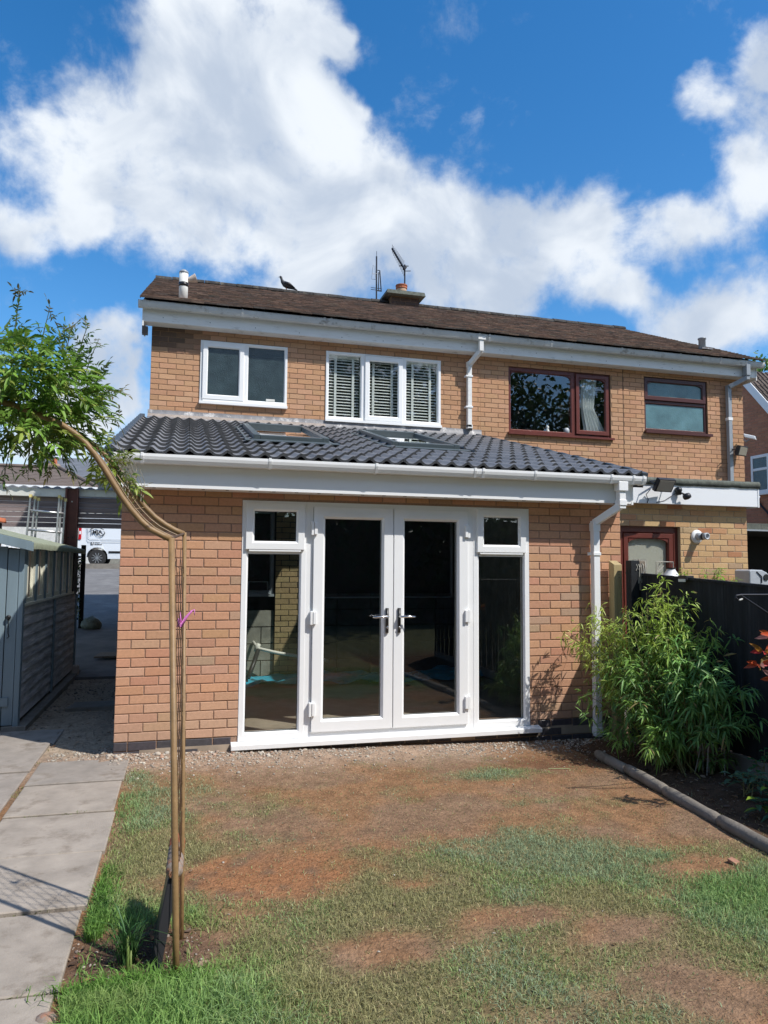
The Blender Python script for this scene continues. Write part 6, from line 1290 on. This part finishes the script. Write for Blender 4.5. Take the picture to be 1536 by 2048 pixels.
# grass edge hanging over slabs, tufts
pos=[];hh=[];cc=[]
for k in range(2600):
    y = g.uniform(-4.7,-2.2); x = .15+abs(g.normal(0,.04)); 
    if -3.33 < y < -2.98 and g.random() < .93: continue
    pos.append((x,y,gz(x,y))); hh.append(g.uniform(.03,.085) if y<-2.4 else g.uniform(.02,.05)); cc.append(np.array([.15,.30,.055])*g.uniform(.6,1.3))
for k in range(900):
    x,y = .36+g.normal(0,.14), -3.36+g.normal(0,.035); pos.append((x,y,gz(x,y))); hh.append(g.uniform(.04,.10)); cc.append(np.array([.16,.31,.06])*g.uniform(.7,1.3))
for k in range(120):
    x,y = .335+g.normal(0,.015), -3.16+g.normal(0,.02); pos.append((x,y,gz(x,y))); hh.append(g.uniform(.10,.26)); cc.append(np.array([.075,.17,.05])*g.uniform(.7,1.3))
for k in range(700):
    j = JY[g.integers(2,8)]; x = g.uniform(-.55,.12)
    if vnoise(x*1.0, j, 3.0, 4) < .05: continue
    y = j+g.normal(0,.006); pos.append((x,y,gz(x,y)+.005)); hh.append(g.uniform(.012,.035)); cc.append(np.array([.20,.24,.07])*g.uniform(.6,1.3))
for k in range(500):
    y = g.uniform(-3.2,.4); x = -.54+g.normal(0,.012)
    if vnoise(x, y, 2.5, 7) < .1: continue
    pos.append((x,y,gz(x,y)+.003)); hh.append(g.uniform(.01,.03)); cc.append(np.array([.22,.24,.08])*g.uniform(.6,1.3))
pos=np.array(pos);V,T,C = blades('tall_grass',pos,np.array(hh),g.uniform(.003,.0055,len(pos)),g.uniform(.3,1.1,len(pos)),np.array(cc)); tag(mesh_tris('long_grass',V,T,C,m_grass), kind='stuff')
# leek-like weed by the arch foot
t = thing('onion_weed', (.335,-3.2,0), 'upright grassy weed with pale green stem by the arch foot', 'weed')
MB().tube([(.338,-3.245,0),(.340,-3.24,.07),(.335,-3.235,.15)],[.007,.006,.004],8,col=(.25,.36,.10)).tube([(.352,-3.25,0),(.350,-3.24,.09)],[.005,.003],8,col=(.3,.38,.12)).build('stem', m_leaf, t, smooth=True)
n=16; a=g.uniform(0,6.28,n); V,T,C = leaves_np(np.tile([[.336,-3.236,.12]],(n,1))+g.normal(0,.01,(n,3)),np.stack([np.cos(a)*.6,np.sin(a)*.6,np.full(n,1.2)],1),np.stack([-np.cos(a),-np.sin(a),np.full(n,.5)],1),g.uniform(.10,.2,n),np.full(n,.007),g.uniform(.2,1,n),np.tile([[.08,.19,.06]],(n,1))); mesh_tris('leaves',V,T,C,m_leaf,t)
# ================================================================== TREES
def tree(base, crown, blobs, nleaf, size, col, label, seed, group=None, name='tree'):
    gg = rng(seed); t = thing(name, base, label, 'tree', group); P=[]; 
    for (c, r_) in blobs:
        c = np.array(c); k = int(nleaf*(r_**2)/sum(b[1]**2 for b in blobs)); v = nrm(gg.normal(0,1,(k,3))); rad = gg.uniform(.35,1.08,k)**.6*r_
        cl = c+v*rad[:,None]*np.array([1,1,.85]); P.append(cl+gg.normal(0,size*.8,(k,3)))
    P = np.concatenate(P); n=len(P); d = gg.normal(0,1,(n,3)); cc = np.array(col)[None]*gg.uniform(.6,1.35,(n,1))
    V,T,C = leaves_np(P,d,gg.normal(0,1,(n,3))+[[0,0,.6]],gg.uniform(.7,1.3,n)*size,gg.uniform(.4,.6,n)*size,np.full(n,.3),cc); mesh_tris('crown',V,T,C,m_leaf,t)
    mb = MB(); b = Vector(base); top = Vector(crown); mb.tube([b,b.lerp(top,.5)+Vector((.1,.05,0)),top],[.22,.15,.06],10)
    for c,_ in blobs: mb.tube([b.lerp(top,.45),(b.lerp(top,.6)+Vector(c))/2,Vector(c)],[.09,.06,.02],7)
    mb.build('trunk', m_trunk, t, smooth=True); return t
def blobset(c, R, n, seed):
    r = random.Random(seed); return [(tuple(c[i]+r.uniform(-1,1)*R*(.8,.8,.6)[i] for i in range(3)), R*r.uniform(.42,.65)) for _ in range(n)]
tree((24.5,19,1.0),(24.5,19,7.5),blobset((24.8,19,8.0),2.6,8,1),7000,.22,(.13,.24,.045),'bright green tree top showing above the red brick house, far right',81)
B = [(-8,-17,9.5),(-2.5,-19,10.5),(3.5,-18,9),(9,-17,10),(15,-19,11),(21,-16,9.5),(-15,-18,10)]
for i,(x,y,h) in enumerate(B): h*=1.5; y-=3; tree((x,y,0),(x,y,h*.7),blobset((x,y,h*.58),h*.36,13,i+5),7000,.36,(.045,.085,.03),'dark leafy tree behind the camera, seen only as a reflection in the glass',90+i,'trees reflected in the windows')
hg = thing('hedge', (3,-13,0), 'tall dark hedge added behind the camera, seen only reflected in the glass', 'hedge')  # added out of view so the door glass reflects something dark
gg = rng(55); n=16000; Pp = np.stack([gg.uniform(-14,20,n), -13+gg.normal(0,.35,n), gg.uniform(0,3.2,n)],1); Pp[:,2] += .25*np.sin(Pp[:,0]*1.3)
V,T,C = leaves_np(Pp,gg.normal(0,1,(n,3)),gg.normal(0,1,(n,3)),gg.uniform(.15,.3,n),gg.uniform(.08,.14,n),np.full(n,.3),np.array([[.04,.075,.028]])*gg.uniform(.6,1.3,(n,1))); mesh_tris('leaves',V,T,C,m_leaf,hg)
MB().box(-14,20,-13.3,-13.0,0,2.9).build('branches', m_trunk, hg)
fl = thing('board_fence', (-4.5,-6,0), 'dark side fence added out of view on the left behind the camera', 'fence'); MB().box(-4.6,-4.5,-13,0.5,0,1.8).build('board_panel', m_fence, fl)  # unseen fence, added with the hedge to keep reflections dark
